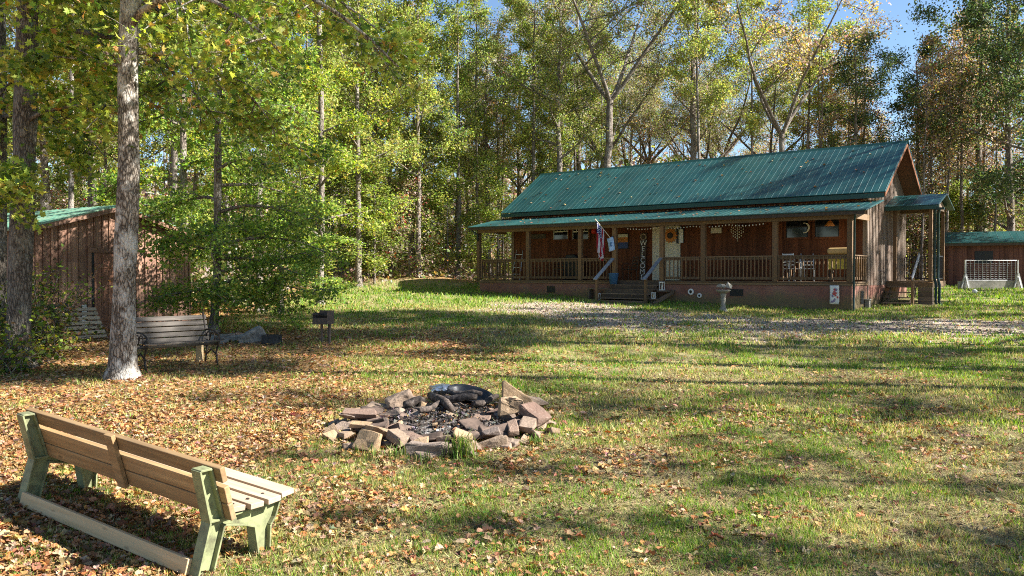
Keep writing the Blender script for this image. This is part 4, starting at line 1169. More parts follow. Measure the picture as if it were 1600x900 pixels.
for s in (-1, 1):
    for q, (cz) in enumerate((-.05, -.215, -.355)):
        p = bl0 + up * cz - nb_ * .012 + Vector((s * (HL - .07), 0, 0)); p2_ = bl0 + up * cz + nb_ * .062 + Vector((s * (HL - .05), 0, 0))
        m = MB(); m.tube([p2_, p2_ - nb_ * .012], .014, 8); m.build('bolt', M['iron'], bench)
for q, yy in enumerate((.315, .455, .60)):
    for s in (-1, 1):
        m = MB(); m.tube([(s * (HL - .07), yy, .47 + q * .005), (s * (HL - .07), yy, .484 + q * .005)], .013, 8); m.build('bolt', M['iron'], bench)
# ------------------------------------------------------------------ old garden bench
c = onground(262, 577)
ob = thing('garden_bench', 'weathered grey slat bench with scrolled iron ends beside the near trunk', 'bench', (c.x + .12, c.y + .1, gz(c.x, c.y + .2)), R(44))
W2 = .66
m = MB()
for q in range(5): m.box((0, -.36 + q * .12, .40 + .010 * (q - 3) ** 2), (W2 * 2 + .1, .085, .025), None, 1.0)
m.build('seat', M['old_slat'], ob)
m = MB()
for q in range(5): m.box((0, .22 + q * .035, .5 + q * .1), (W2 * 2 + .1, .022, .082), Quaternion((1, 0, 0), R(-18)).to_matrix(), random.random())
m.build('backrest', M['old_slat'], ob)
for s in (-1, 1):
    x = s * W2; m = MB()
    m.tube([(x, -.28, 0), (x, -.24, .12), (x, -.2, .25), (x, -.3, .4), (x, -.34, .52)], .02, 6)
    m.tube([(x, .3, 0), (x, .25, .15), (x, .2, .35), (x, .24, .55), (x, .38, 1.0)], .02, 6)
    m.tube([(x, -.24, .2), (x, 0, .3), (x, .22, .2)], .016, 6); m.tube([(x, -.28, .41), (x, .2, .40)], .016, 6)
    arm = [(x, .3, .66), (x, .1, .68), (x, -.15, .66), (x, -.32, .6), (x, -.36, .52), (x, -.3, .46), (x, -.23, .5), (x, -.26, .55)]
    m.tube(arm, .018, 6)
    m.tube([(x, -.05 + .1 * math.cos(a), .53 + .1 * math.sin(a)) for a in np.linspace(0, 5.5, 9)], .013, 5)
    m.tube([(x, .14 + .08 * math.cos(a), .54 + .09 * math.sin(a)) for a in np.linspace(0, 5.5, 9)], .013, 5)
    m.build('iron_end', M['iron'], ob, smooth=True)
c2 = onground(308, 568)
m = MB(); m.tube([(0, 0, -.1), (.01, 0, .42)], [.075, .065], 9)
one(m, 'wooden_post', M['bench_rail'], 'short pale wooden post under the grey garden bench', 'post', (c2.x, c2.y + .1, c2.z))

# ------------------------------------------------------------------ pedestal grill, rocks, block
c = onground(505, 536)
gl = thing('pedestal_grill', 'rusty charcoal grill on a post at the left edge of the lawn', 'grill', c, R(-20)); gl.scale = (.72, .72, .9)
m = MB(); m.tube([(-.06, 0, -.1), (-.06, 0, .5)], .04, 8); m.build('post', M['grill'], gl)
m = MB(); m.tube([(.16, .1, -.1), (.16, .1, .5)], .05, 8); m.build('post', M['grill'], gl)
m = MB(); m.b2((-.28, -.2, .5), (.28, .2, .52)); m.b2((-.28, -.2, .521), (-.265, .2, .78)); m.b2((.265, -.2, .521), (.28, .2, .84)); m.b2((-.264, .185, .521), (.264, .2, .84)); m.b2((-.264, -.2, .521), (.264, -.185, .66)); m.build('firebox', M['grill'], gl)
m = MB()
for q in range(11): m.tube([(-.26, -.18 + q * .036, .72), (.26, -.18 + q * .036, .72)], .006, 5)
m.tube([(-.2, -.18, .72), (-.2, -.34, .74), (.0, -.34, .74), (.0, -.18, .72)], .008, 5); m.build('grate', M['iron'], gl)

def rock(s, flat=.6, rg=random, n=11, boxy=.5):
    bm = bmesh.new()
    for sx in (-1, 1):
        for sy in (-1, 1):
            for sz in (-1, 1):
                if rg.random() < .9:
                    bm.verts.new((sx * s[0] / 2 * rg.uniform(.65, 1.05), sy * s[1] / 2 * rg.uniform(.6, 1.05), sz * s[2] / 2 * rg.uniform(.7, 1.05)))
    for k in range(4):
        bm.verts.new((rg.uniform(-.55, .55) * s[0], rg.uniform(-.5, .5) * s[1], rg.uniform(-.5, .55) * s[2]))
    r_ = bmesh.ops.convex_hull(bm, input=bm.verts)
    bmesh.ops.delete(bm, geom=[e for e in r_['geom_interior'] if isinstance(e, bmesh.types.BMVert)], context='VERTS')
    bmesh.ops.bevel(bm, geom=list(bm.edges), offset=min(s) * .09, segments=2, affect='EDGES', profile=.6)
    bmesh.ops.triangulate(bm, faces=bm.faces)
    bmesh.ops.subdivide_edges(bm, edges=[e for e in bm.edges if e.calc_length() > .05], cuts=1)
    bmesh.ops.triangulate(bm, faces=bm.faces)
    bm.normal_update(); o1 = rg.random() * 50
    mv = [(v, v.normal.copy()) for v in bm.verts]
    for v, nrm in mv:
        v.co += nrm * (float(fbm(v.co.x * 9 + o1, v.co.y * 9 + v.co.z * 7, 5)) - .5) * min(s) * .32
    me = bpy.data.meshes.new('stone'); bm.to_mesh(me); bm.free()
    a = me.attributes.new('rnd', 'FLOAT', 'POINT'); a.data.foreach_set('value', [rg.random()] * len(me.vertices))
    me.materials.append(M['stone'])
    return me
def put_rock(name, label, loc, s, rz=0, tilt=(0, 0), group=None, rnd=None, mt=None, cat='stone'):
    me = rock(s)
    if rnd is not None: me.attributes['rnd'].data.foreach_set('value', [rnd] * len(me.vertices))
    if mt: me.materials.clear(); me.materials.append(mt)
    o = bpy.data.objects.new(name, me); link(o); o.location = loc; o.rotation_euler = (tilt[0], tilt[1], rz)
    return tag(o, label, cat, group)
for k, (px, py, s, lb) in enumerate(((335, 533, (.5, .3, .1), 'flat grey slab nearest the grey garden bench'), (350, 530, (.4, .3, .14), 'low grey stone second from the garden bench'), (365, 534, (.45, .3, .16), 'pale flat stone in the middle of the rock pile by the garden bench'), (375, 528, (.35, .3, .12), 'brown stone at the back of the rock pile by the garden bench'), (405, 536, (.25, .2, .16), 'small tan stone at the foot of the pointed grey rock'), (345, 538, (.25, .2, .1), 'small stone before the rock pile by the garden bench'))):
    c = onground(px, py); put_rock('rock', lb, (c.x, c.y + .1, c.z + s[2] * .35), s, random.uniform(-.4, .4), (.1, random.uniform(-.3, .3)), 'rocks by the garden bench', .95 if k != 3 else .1, M['grey_rock'] if k in (0, 1, 2, 5) else None, 'rock')
c = onground(394, 536)
put_rock('rock', 'tall pointed grey rock left of the dark block', (c.x, c.y, c.z + .12), (.6, .34, .34), .2, (.15, -.5), 'rocks by the garden bench', None, M['grey_rock'], 'rock')
c = onground(424, 538)
m = MB(); m.b2((-.2, -.1, 0), (.2, .1, .03)); m.b2((-.2, -.1, .031), (-.165, .1, .22)); m.b2((.165, -.1, .031), (.2, .1, .22)); m.b2((-.018, -.1, .031), (.018, .1, .22)); m.b2((-.164, -.1, .031), (-.019, -.07, .22)); m.b2((.019, -.1, .031), (.164, -.07, .22)); m.b2((-.164, .07, .031), (-.019, .1, .22)); m.b2((.019, .07, .031), (.164, .1, .22))
one(m, 'concrete_block', M['plastic_black'], 'dark hollow block at the right end of the rock pile', 'block', c, R(-15))

# ------------------------------------------------------------------ fire pit
px0, py0, pz0 = PIT
# ash bed
nA = 26; vs_ = []; fs = []
for i_ in range(9):
    for k in range(nA):
        r_ = 1.0 * i_ / 8; a = 6.2832 * k / nA
        x = px0 + r_ * math.cos(a); y = py0 + r_ * math.sin(a)
        vs_.append((x, y, gz(x, y) + .02 + .11 * (1 - (i_ / 8) ** 2) + .05 * (fbm(x * 4, y * 4, 3) - .5)))
for i_ in range(8):
    for k in range(nA):
        k2 = (k + 1) % nA; fs.append((i_ * nA + k, (i_ + 1) * nA + k, (i_ + 1) * nA + k2, i_ * nA + k2))
m = MB(); m.add(vs_, fs); o = m.build('ash', M['ash'], None, smooth=True); tag(o, 'bed of grey and black ash inside the ring of stones', 'ash', kind='stuff')
# bits of charcoal, ash and dead leaves on the bed
n = 4200; a = rng.random(n) * 6.283; r_ = 1.1 * np.sqrt(rng.random(n))
x = px0 + r_ * np.cos(a); y = py0 + r_ * np.sin(a)
C = np.stack([x, y, GZ(x, y) + .04 + .105 * (1 - (r_ / 1.0) ** 2).clip(-.1, 1) + .03 * rng.random(n)], 1)
me = scatter('charcoal_bits', tpl_quad(), C, .02 + .06 * rng.random(n) ** 3, frames(n, .45), pick([(.02, .018, .016), (.05, .04, .035), (.16, .14, .13), (.42, .40, .38), (.30, .17, .08), (.22, .1, .04)], n, .3, w=[6, 5, 2.5, .12, 1, .7]), M['litter'])
o = bpy.data.objects.new('charcoal_bits', me); link(o); tag(o, 'charcoal crumbs and dead leaves strewn over the ash', 'charcoal', kind='stuff')
def sector(a):
    d = ['right', 'far right', 'far', 'far left', 'left', 'near left', 'near', 'near right']
    return d[int(((math.degrees(a) % 360) + 22.5) // 45) % 8]
sn = 0; used = {}
colw = ['reddish brown', 'tan', 'dark brown', 'ochre', 'grey brown']
for ring_, (r0, cnt, zz, near_only) in enumerate(((1.27, 32, .04, False), (1.02, 28, .10, False), (1.16, 26, .14, True), (1.42, 20, .02, True))):
    for k in range(cnt):
        a = 6.2832 * k / cnt + random.uniform(-.08, .08)
        front = math.sin(a - .15) < .15
        if near_only and not front: continue
        if ring_ == 1 and math.sin(a) > .45 : continue
        if ring_ == 0 and 1.1 < (a % 6.2832) < 2.3 and k % 2: continue
        sc_ = random.uniform(.5, 1.0); s = (random.uniform(.28, .52) * sc_, random.uniform(.18, .34) * sc_, random.uniform(.075, .15) * sc_)
        if not front and ring_ == 0: s = tuple(v * .85 for v in s)
        r_ = r0 + random.uniform(-.08, .08)
        x = px0 + r_ * math.cos(a) * 1.0; y = py0 + r_ * math.sin(a) * 1.08
        rv = random.random()
        shape = 'long' if s[0] > 1.9 * s[1] else ('flat' if s[2] < .135 else 'blocky')
        lay = ('on outer rim', 'on inner rim', 'in upper course', 'sunk outside rim')[ring_]
        lb = f"{shape} {colw[min(4, int(rv * 5))]} stone {lay} at {sector(a)} side of fire pit"
        nn = used.get(lb, 0); used[lb] = nn + 1
        if nn: lb = lb.replace(' stone', (' broken stone', ' chipped stone', ' small stone')[min(2, nn - 1)])
        put_rock('fire_pit_stone', lb, (x, y, gz(x, y) + zz), s, a + math.pi / 2 + random.uniform(-.9, .9), (random.uniform(-.45, .45), random.uniform(-.35, .35)), 'stones round the fire pit', rv, M['stone_soot'] if ring_ == 1 else None)
for lb, px, py, dz, s, rz, tl, rv in (
    ('large tan slab leaning outward at the near left of the fire pit', 572, 706, .12, (.34, .14, .24), -.5, (-.35, .1), .8),
    ('long moss brown block lying at the near side of the fire pit', 665, 712, .07, (.5, .2, .17), -.08, (0, .03), .55),
    ('broad flat red slab at the left rim of the fire pit', 560, 668, .17, (.46, .34, .08), .3, (.05, .1), .05),
    ('dark split stone at the right end of the fire pit', 838, 672, .2, (.4, .32, .13), -.7, (.1, .5), .0),
    ('square tan topped block beside the upright slab', 797, 665, .25, (.34, .28, .24), .1, (0, 0), .72),
    ('grey stone leaning at the far right rim of the fire pit', 833, 645, .14, (.4, .3, .16), .5, (.2, .4), .6),
    ('dark tilted stone at the far left rim of the fire pit', 622, 640, .12, (.42, .2, .2), .4, (.1, -.4), .3)):
    c = onground(px, py); put_rock('fire_pit_stone', lb, (c.x, c.y, c.z + dz), s, rz, tl, 'stones round the fire pit', rv)
for k in range(46):
    a = random.random() * 6.283; r_ = .92 * math.sqrt(random.random()); s_ = random.uniform(.1, .25)
    x = px0 + r_ * math.cos(a); y = py0 + r_ * math.sin(a)
    put_rock('fire_pit_stone', 'small sooty rubble stone lying in the ash of the fire pit', (x, y, gz(x, y) + .04 + .10 * (1 - r_ * r_)), (s_ * 1.4, s_, s_ * .42), a, (random.uniform(-.4, .4), random.uniform(-.4, .4)), 'rubble stones in the fire pit', random.random(), M['stone_soot'] if k % 3 == 0 else None)
c = onground(806, 652)
m = MB(); m.prism([(-.19, -.1), (.24, -.06), (.2, .02), (.02, .14), (-.14, .26), (-.18, .24)], (0, 0, .2), (1, -.15, 0), (0, .1, 1), (.1, 1, 0), .1)
o = one(m, 'fire_pit_stone', M['stone'], 'upright pointed ochre slab on the right rim of the fire pit', 'stone', (c.x, c.y, c.z + .03), R(15), 'stones round the fire pit', bevel=.012)
o.data.attributes['rnd'].data.foreach_set('value', [.8] * len(o.data.vertices))
# logs
for lb, (xa, ya, xb, yb), r_, dz in (
    ('charred log lying across the middle of the ash bed', (672, 640, 705, 664), .05, .2),
    ('grey burnt branch across the far part of the fire pit', (690, 648, 745, 650), .045, .22),
    ('thin blackened stick before the black tub', (700, 640, 752, 646), .035, .24),
    ('short charred stub at the left of the ash bed', (632, 652, 662, 647), .05, .17),
    ('burnt stick pointing toward the upright slab', (742, 655, 778, 646), .035, .2),
    ('thin half burnt twig in the middle of the fire pit', (655, 668, 690, 655), .03, .2)):
    A = onground(xa, ya); B = onground(xb, yb); d = B - A
    m = MB(); pts = [(d * f) + Vector((0, 0, .02 * math.sin(f * 5 + r_ * 90) + random.uniform(-.01, .01))) for f in (0, .25, .5, .75, 1)]
    m.tube(pts, [1.3 * r_ * f for f in (.8, 1, .95, .9, .7)], 8)
    one(m, 'charred_log', M['char'], lb, 'log', A + Vector((0, 0, dz + .01)), 0, 'logs in the fire pit', smooth=True)
# black tub lying tilted on the far rim
c = onground(735, 640)
tbm = MB(); prof = [(.06, -.10), (.26, -.09), (.31, .0), (.36, .03), (.385, .02), (.385, .0), (.345, -.005), (.29, -.1), (.2, -.125), (.03, -.125)]
tbm.lathe(prof, n=28)
tbm.v = [(x * .92, y * .6, z * .8) for x, y, z in tbm.v]
o = one(tbm, 'plastic_basin', M['plastic_black'], 'shiny black plastic basin tilted on the far rim of the fire pit', 'basin', c + Vector((0, .1, .2)), R(-12), smooth=True)
o.rotation_euler = (R(16), R(13), R(-14))
c = onground(688, 632)
bm = bmesh.new(); bmesh.ops.create_icosphere(bm, subdivisions=3, radius=.17)
for v in bm.verts: v.co *= 1 + .35 * (float(fbm(v.co.x * 14 + 3, v.co.y * 14 + v.co.z * 9, 9)) - .5) * 2; v.co.z *= .5
me = bpy.data.meshes.new('foil'); bm.to_mesh(me); bm.free(); me.materials.append(M['alu'])
o = bpy.data.objects.new('crumpled_foil', me); link(o); o.location = c + Vector((0, .1, .2)); tag(o, 'crumpled silver foil beside the black basin in the fire pit', 'foil')
# long grass tufts round the stones
tx, ty, th = [], [], []
for px, py, nn, hh in ((722, 716, 170, .34), (620, 716, 50, .2), (712, 668, 40, .2), (840, 694, 40, .16), (580, 716, 30, .2), (660, 724, 40, .15)):
    c = onground(px, py); tx.append(c.x + rng.normal(size=nn) * .07); ty.append(c.y + rng.normal(size=nn) * .05); th.append(hh * (.5 + .7 * rng.random(nn)))
x = np.concatenate(tx); y = np.concatenate(ty); hs = np.concatenate(th); n = len(x)
az = rng.random(n) * 6.283; ca = np.stack([np.cos(az), np.sin(az), 0 * az], 1); sd = np.stack([-np.sin(az), np.cos(az), 0 * az], 1) * .006
b0 = np.stack([x, y, GZ(x, y) - .01], 1)
ln = (.15 + .5 * rng.random(n))[:, None]
mid = b0 + ca * hs[:, None] * ln * .35 + np.array((0, 0, 1.)) * hs[:, None] * .6
tip = b0 + ca * hs[:, None] * ln * 1.1 + np.array((0, 0, 1.)) * hs[:, None] * .82
V = np.stack([b0 - sd, b0 + sd, mid + sd * .8, mid - sd * .8, tip], 1).reshape(-1, 3)
k5 = np.arange(n) * 5
L = np.stack([k5, k5 + 1, k5 + 2, k5 + 3, k5 + 3, k5 + 2, k5 + 4], 1).ravel()
st = np.stack([np.arange(n) * 7, np.arange(n) * 7 + 4], 1).ravel()
me = npmesh('long_grass', V, L, st, M['grass'], np.repeat(pick([(.09, .15, .03), (.15, .21, .045), (.36, .31, .13)], n, .2, w=[3, 3, 2.5]), 5, 0))
o = bpy.data.objects.new('long_grass', me); link(o); tag(o, 'long green grass growing between the fire pit stones', 'grass', kind='stuff')

# ------------------------------------------------------------------ trees
def tube_arrays(branches, sides):
    Vs, Fs = [], []; off = 0
    for pts, rad, n in branches:
        pts = np.asarray(pts); k = len(pts)
        t = np.gradient(pts, axis=0); t /= np.linalg.norm(t, axis=1)[:, None] + 1e-9
        ref = np.array((1., .1, .2)) if abs(t[0, 0]) < .8 else np.array((0, 1., .2))
        b = np.cross(t, ref); b /= np.linalg.norm(b, axis=1)[:, None] + 1e-9
        c = np.cross(t, b)
        a = np.arange(n) * 2 * math.pi / n
        ring = pts[:, None] + np.asarray(rad)[:, None, None] * (np.cos(a)[None, :, None] * b[:, None] + np.sin(a)[None, :, None] * c[:, None])
        Vs.append(ring.reshape(-1, 3))
        i0 = np.arange(k - 1)[:, None] * n + np.arange(n)[None]; i1 = np.arange(k - 1)[:, None] * n + (np.arange(n)[None] + 1) % n
        Fs.append(np.stack([i0, i1, i1 + n, i0 + n], -1).reshape(-1, 4) + off)
        off += k * n
    return np.concatenate(Vs), np.concatenate(Fs)

def curve(start, d, L, n, bend=0.0, wob=.08, rg=None):
    """polyline from start along d, pulled up (bend>0) or down"""
    p = np.array(start, float); d = np.array(d, float); d /= np.linalg.norm(d)
    out = [p.copy()]
    for i in range(n):
        d = d + np.array((0, 0, bend / n)) + rg.normal(size=3) * wob
        d /= np.linalg.norm(d); p = p + d * L / n; out.append(p.copy())
    return np.array(out)

def make_tree(seed, h=18, r=.2, cb=.35, nl=14, ll=5, up=.5, bend=.3, fork=None, subs=6, twigs=4, leaves=14000, lsize=.17, sig=.3, pal=None, palw=None, tpl=None, lean=0.0, bark=None, leaf_up=.35, tip_top=.2, sides=8, wob=.02, low=None, leafmin=.0, twr=.012):
    rg = np.random.default_rng(seed)
    br = []; tips = []
    ztop = fork[0] if fork else h
    n = 12
    zs = np.linspace(0, ztop, n + 1)
    wx = np.cumsum(rg.normal(size=n + 1)) * wob * h / 8; wy = np.cumsum(rg.normal(size=n + 1)) * wob * h / 8
    wx -= wx[0]; wy -= wy[0]
    tr = np.stack([wx + lean * zs, wy, zs], 1)
    rad = r * (1 - (zs / h) * (.82 if not fork else .35)) 
    zs2 = np.concatenate([[-.3, .0, .12, .35], zs[1:]])
    tr2 = np.stack([np.interp(zs2, zs, tr[:, 0]), np.interp(zs2, zs, tr[:, 1]), zs2], 1)
    rad2 = np.interp(zs2, zs, rad) * (1 + .55 * np.exp(-np.maximum(zs2, 0) / .22))
    br.append((tr2, rad2, sides + 2))
    limbs = []
    if fork:
        for k in range(fork[1]):
            az = 6.283 * k / fork[1] + rg.uniform(-.4, .4) + fork[4] if len(fork) > 4 else 6.283 * k / fork[1] + rg.uniform(-.4, .4)
            sp = fork[2] * rg.uniform(.7, 1.15)
            L = (h - ztop) * rg.uniform(.85, 1.1)
            pts = curve(tr[-1] - np.array((0, 0, .15)), (math.cos(az) * math.sin(sp), math.sin(az) * math.sin(sp), math.cos(sp)), L, 9, .25, .06, rg)
            rr = rad[-1] * .72 * (1 - np.linspace(0, .85, 10))
            br.append((pts, rr, sides)); limbs.append((pts, rr, L))
        stems = limbs[:]
        limbs = []
        for pts, rr, L in stems:
            for q in range(nl):
                f = .25 + .75 * (q + rg.random()) / nl; j = f * 9; a_ = min(int(j), 8)
                p = pts[a_] + (pts[a_ + 1] - pts[a_]) * (j - a_)
                az = rg.random() * 6.283; e = up + rg.normal() * .2
                L2 = ll * (1.15 - .7 * f) * rg.uniform(.6, 1.1)
                l2 = curve(p, (math.cos(az), math.sin(az), e), L2, 6, bend, .1, rg)
                r2 = max(.02, np.interp(j, np.arange(10), rr) * .5) * (1 - np.linspace(0, .8, 7))
                br.append((l2, r2, 5)); limbs.append((l2, r2, L2))
    else:
        for q in range(nl):
            f = (q + rg.random()) / nl
            t_ = cb + (1 - cb) * f ** .95
            z = t_ * h; p = np.array([np.interp(z, zs, tr[:, 0]), np.interp(z, zs, tr[:, 1]), z])
            az = q * 2.4 + rg.normal() * .4; e = up * (.6 + .9 * f) + rg.normal() * .15
            prof = (1 - tip_top) * (1 - f) ** .7 + tip_top if f > .25 else (.65 + .35 * f / .25)
            L = ll * prof * rg.uniform(.65, 1.1)
            pts = curve(p, (math.cos(az), math.sin(az), e), L, 6, bend, .08, rg)
            r1 = max(.018, np.interp(z, zs, rad) * .42) * (1 - np.linspace(0, .82, 7))
            br.append((pts, r1, 6)); limbs.append((pts, r1, L))
    for pts, rr, L in limbs:
        for q in range(subs):
            f = .22 + .78 * (q + rg.random()) / subs; j = f * 6; a_ = min(int(j), 5)
            p = pts[a_] + (pts[a_ + 1] - pts[a_]) * (j - a_)
            d0 = pts[a_ + 1] - pts[a_]; d0 /= np.linalg.norm(d0)
            d = d0 * .6 + rg.normal(size=3) * np.array((.7, .7, .35)) + np.array((0, 0, .1 * bend))
            L2 = L * .42 * (1.2 - f * .6) * rg.uniform(.5, 1.1)
            s2 = curve(p, d, L2, 4, bend * .5, .12, rg)
            br.append((s2, np.linspace(max(twr * 1.3, rr[a_] * .45), twr * .7, 5), 4)); tips += list(s2[1:])
            for e_ in range(twigs):
                g = .3 + .7 * (e_ + rg.random()) / twigs; b_ = min(int(g * 4), 3)
                p2 = s2[b_] + (s2[b_ + 1] - s2[b_]) * (g * 4 - b_)
                L3 = L2 * .5 * rg.uniform(.5, 1.2)
                t3 = curve(p2, rg.normal(size=3) + d * .8, L3, 2, 0, .12, rg)
                br.append((t3, np.linspace(twr * .8, twr * .5, 3), 3)); tips += list(t3[1:])
        tips.append(pts[-1])
    V, Fc = tube_arrays(br, sides)
    tme = npmesh('trunk', V, Fc.ravel(), np.arange(len(Fc)) * 4, bark or M['bark'], None, True)
    tips = np.array(tips)
    tips = tips[tips[:, 2] > leafmin]
    cme = None
    if leaves:
        w_ = .35 + rg.random(len(tips)) ** 2 * 2
        idx = rg.choice(len(tips), leaves, p=w_ / w_.sum())
        C = tips[idx] + rg.normal(size=(leaves, 3)) * sig * np.array((1, 1, .7))
        pal_ = np.array(pal, float)
        tc = rg.choice(len(pal_), len(tips), p=None if palw is None else np.array(palw) / sum(palw))
        mixr = rg.random(leaves) < .25
        ci = np.where(mixr, rg.choice(len(pal_), leaves, p=None if palw is None else np.array(palw) / sum(palw)), tc[idx])
        colr = np.clip(pal_[ci] * (1 + .22 * rg.normal(size=(leaves, 1))) * (1 + .1 * rg.normal(size=(leaves, 3))), .006, .8)
        cme = scatter('crown', tpl or tpl_quad(), C, lsize * (.6 + .8 * rg.random(leaves)), frames(leaves, leaf_up, rg), colr, M['leaf'])
    return tme, cme

G_MID = (.18, .23, .05); G_LT = (.32, .36, .085); G_DK = (.06, .10, .025); YEL = (.40, .37, .10); OLV = (.25, .25, .085); BRN = (.27, .20, .125); ORG = (.36, .2, .08); PNK = (.42, .31, .25); RED = (.36, .05, .03); GRY = (.38, .33, .26)
PR = {}
PR['green_a'] = make_tree(1, 19, .17, .28, 17, 5.2, .55, .3, tip_top=.45, subs=7, leaves=20000, pal=[G_LT, G_MID, YEL, OLV], palw=[4, 3, 2, 2], lsize=.125, sig=.19, twr=.016)
PR['green_b'] = make_tree(2, 17, .14, .25, 16, 4.6, .5, .25, tip_top=.45, subs=7, leaves=16000, pal=[G_LT, G_MID, OLV, G_DK], palw=[4, 3, 2, 2], lsize=.115, sig=.18, twr=.016)
PR['brown'] = make_tree(3, 20, .25, .38, 15, 5.4, .7, .3, tip_top=.5, subs=7, leaves=12000, pal=[OLV, BRN, GRY, G_MID, YEL], palw=[3, 2, 2, 3, 1], lsize=.115, sig=.24)
PR['bare'] = make_tree(4, 17, .13, .38, 12, 3.2, .9, .35, leaves=2400, pal=[BRN, PNK, YEL, ORG], lsize=.14, subs=5, twigs=5, twr=.016)
PR['bare_b'] = make_tree(5, 15, .10, .30, 10, 2.8, 1.0, .4, leaves=1500, pal=[PNK, BRN, ORG, YEL, RED], palw=[3, 3, 1.5, 2, .25], lsize=.13, subs=5, twigs=5, lean=.04, twr=.016)
PR['dark'] = make_tree(6, 14, .2, .16, 20, 4.8, .4, .2, tip_top=.4, leaves=19000, pal=[(.06, .095, .035), (.09, .125, .04), (.14, .16, .05), (.2, .17, .07)], palw=[4, 3, 2, 1], lsize=.115, sig=.24)
PR['yellow'] = make_tree(7, 16, .15, 0, 6, 4.4, .6, .25, fork=(7.2, 4, .62), leaves=6500, pal=[(.42, .33, .08), (.38, .25, .10), (.40, .32, .19), PNK], palw=[3, 1, 2, 2], lsize=.12, sig=.25, subs=6, twigs=5, twr=.016)
PR['oak'] = make_tree(8, 21, .22, 0, 7, 5.5, .5, .25, fork=(10.2, 4, .72, 0, .3), leaves=17000, pal=[BRN, OLV, GRY, G_MID, YEL], palw=[2, 4, 2, 3, 1], lsize=.115, sig=.27, subs=6, twigs=4, twr=.016)
PR['under'] = make_tree(9, 7.5, .06, .12, 16, 2.4, .15, -.1, leaves=7000, pal=[G_LT, G_MID, YEL, (.2, .26, .06)], palw=[3, 4, 1, 2], lsize=.13, leaf_up=.6)
PR['under_b'] = make_tree(10, 5.5, .05, .10, 14, 2.0, .2, 0, leaves=3800, pal=[OLV, BRN, PNK, G_MID, RED], palw=[3, 3, 3, 2, .6], lsize=.13, leaf_up=.5)
PR['thin'] = make_tree(12, 19, .11, .45, 11, 3.6, .8, .35, tip_top=.5, leaves=9000, pal=[G_LT, YEL, OLV, G_MID], palw=[3, 1.5, 2, 3], lsize=.12, sig=.2)
PR['pole'] = make_tree(13, 24, .21, .62, 14, 4.2, .5, .25, leaves=9000, pal=[OLV, BRN, YEL, G_MID], lsize=.18, sig=.3)
NAMES = {'pole': ('hardwood_tree', 'tall clear stemmed hardwood'), 'green_a': ('hardwood_tree', 'tall yellow green hardwood'), 'green_b': ('hardwood_tree', 'leafy green hardwood'), 'brown': ('hardwood_tree', 'brown and olive hardwood'), 'bare': ('bare_tree', 'thin nearly leafless tree'), 'bare_b': ('bare_tree', 'slender leaning bare tree'), 'dark': ('evergreen_tree', 'dark green dense tree'), 'yellow': ('hardwood_tree', 'sparse golden leaved tree'), 'oak': ('oak_tree', 'forked oak'), 'under': ('understory_tree', 'low layered green understory tree'), 'under_b': ('understory_tree', 'low reddish brown understory tree'), 'thin': ('hardwood_tree', 'thin pole straight hardwood')}
def plant(kind, x, y, s, label, group=None, rz=None, sz=1.0, name=None):
    nm, _ = NAMES[kind]
    t_ = thing(name or nm, label, 'tree', (x, y, gz(x, y) - .05), random.random() * 6.283 if rz is None else rz, group)
    t_.scale = (s, s, s * sz)
    tme, cme = PR[kind]
    link(bpy.data.objects.new('trunk', tme), t_)
    if cme: link(bpy.data.objects.new('crown', cme), t_)
    return t_
placed = []
def place(kind, px, Y, s, label, sz=1.0, rz=None):
    x = (px - 800) / F * Y; placed.append((x, Y)); return plant(kind, x, Y, s, label, None, rz, sz)
# trees the photo singles out
place('oak', 953, 45.5, 1.0, 'large oak forking widely above the middle of the cabin roof', rz=.9)
place('brown', 1086, 46.5, .95, 'straight dark trunked tree rising behind the cabin roof, right of the forked oak')
place('yellow', 1213, 44.5, 1.15, 'sparse golden leaved tree with pale forked trunk above the cabin roof', rz=2.2)
place('dark', 1330, 47, .95, 'dark green dense tree above the right part of the cabin roof')
place('dark', 1428, 50, .95, 'dark green tree with open top beside the cabin gable peak')
place('dark', 1578, 45, 1.18, 'tall dark green tree rising behind the red shed', sz=1.05)
place('dark', 1612, 44, 1.3, 'dark green tree at the right border behind the red shed', sz=1.05)
place('dark', 1530, 49, 1.3, 'tall dark green tree left of the other dark crowns behind the red shed')
place('bare', 1500, 47, .85, 'thin bare tree between the side porch and the red shed')
place('bare_b', 1478, 50, .9, 'slender bare tree just right of the side porch roof')
place('bare', 1535, 52, .9, 'thin bare tree behind the left end of the red shed')
place('bare_b', 1552, 44.5, .7, 'leaning bare tree standing against the tall dark tree behind the red shed')
place('bare_b', 1440, 46, .8, 'thin reddish bare tree seen through the side porch')
place('brown', 878, 45, .85, 'olive brown tree left of the forked oak behind the cabin')
place('green_a', 832, 46.5, .85, 'yellow green tree rising over the left end of the cabin roof')
place('green_a', 655, 42.5, .9, 'tall light green tree left of the cabin porch')
place('green_a', 560, 40, .95, 'tall yellow green tree at the left edge of the back lawn')
place('green_b', 715, 44, .95, 'slim green tree close to the left porch corner')
place('green_b', 610, 45, 1.0, 'green tree between the two tall yellow green ones left of the cabin')
place('under', 585, 41, .85, 'low layered green tree at the mound left of the cabin')
place('under', 700, 43.5, .9, 'low layered green tree just left of the cabin porch')
place('under', 470, 36, 1.1, 'low layered green tree at the far left of the back lawn')
place('under_b', 640, 42.5, .9, 'low reddish tree at the middle of the mound left of the cabin')
place('thin', 748, 47, .9, 'thin straight tree seen through the open left end of the porch')
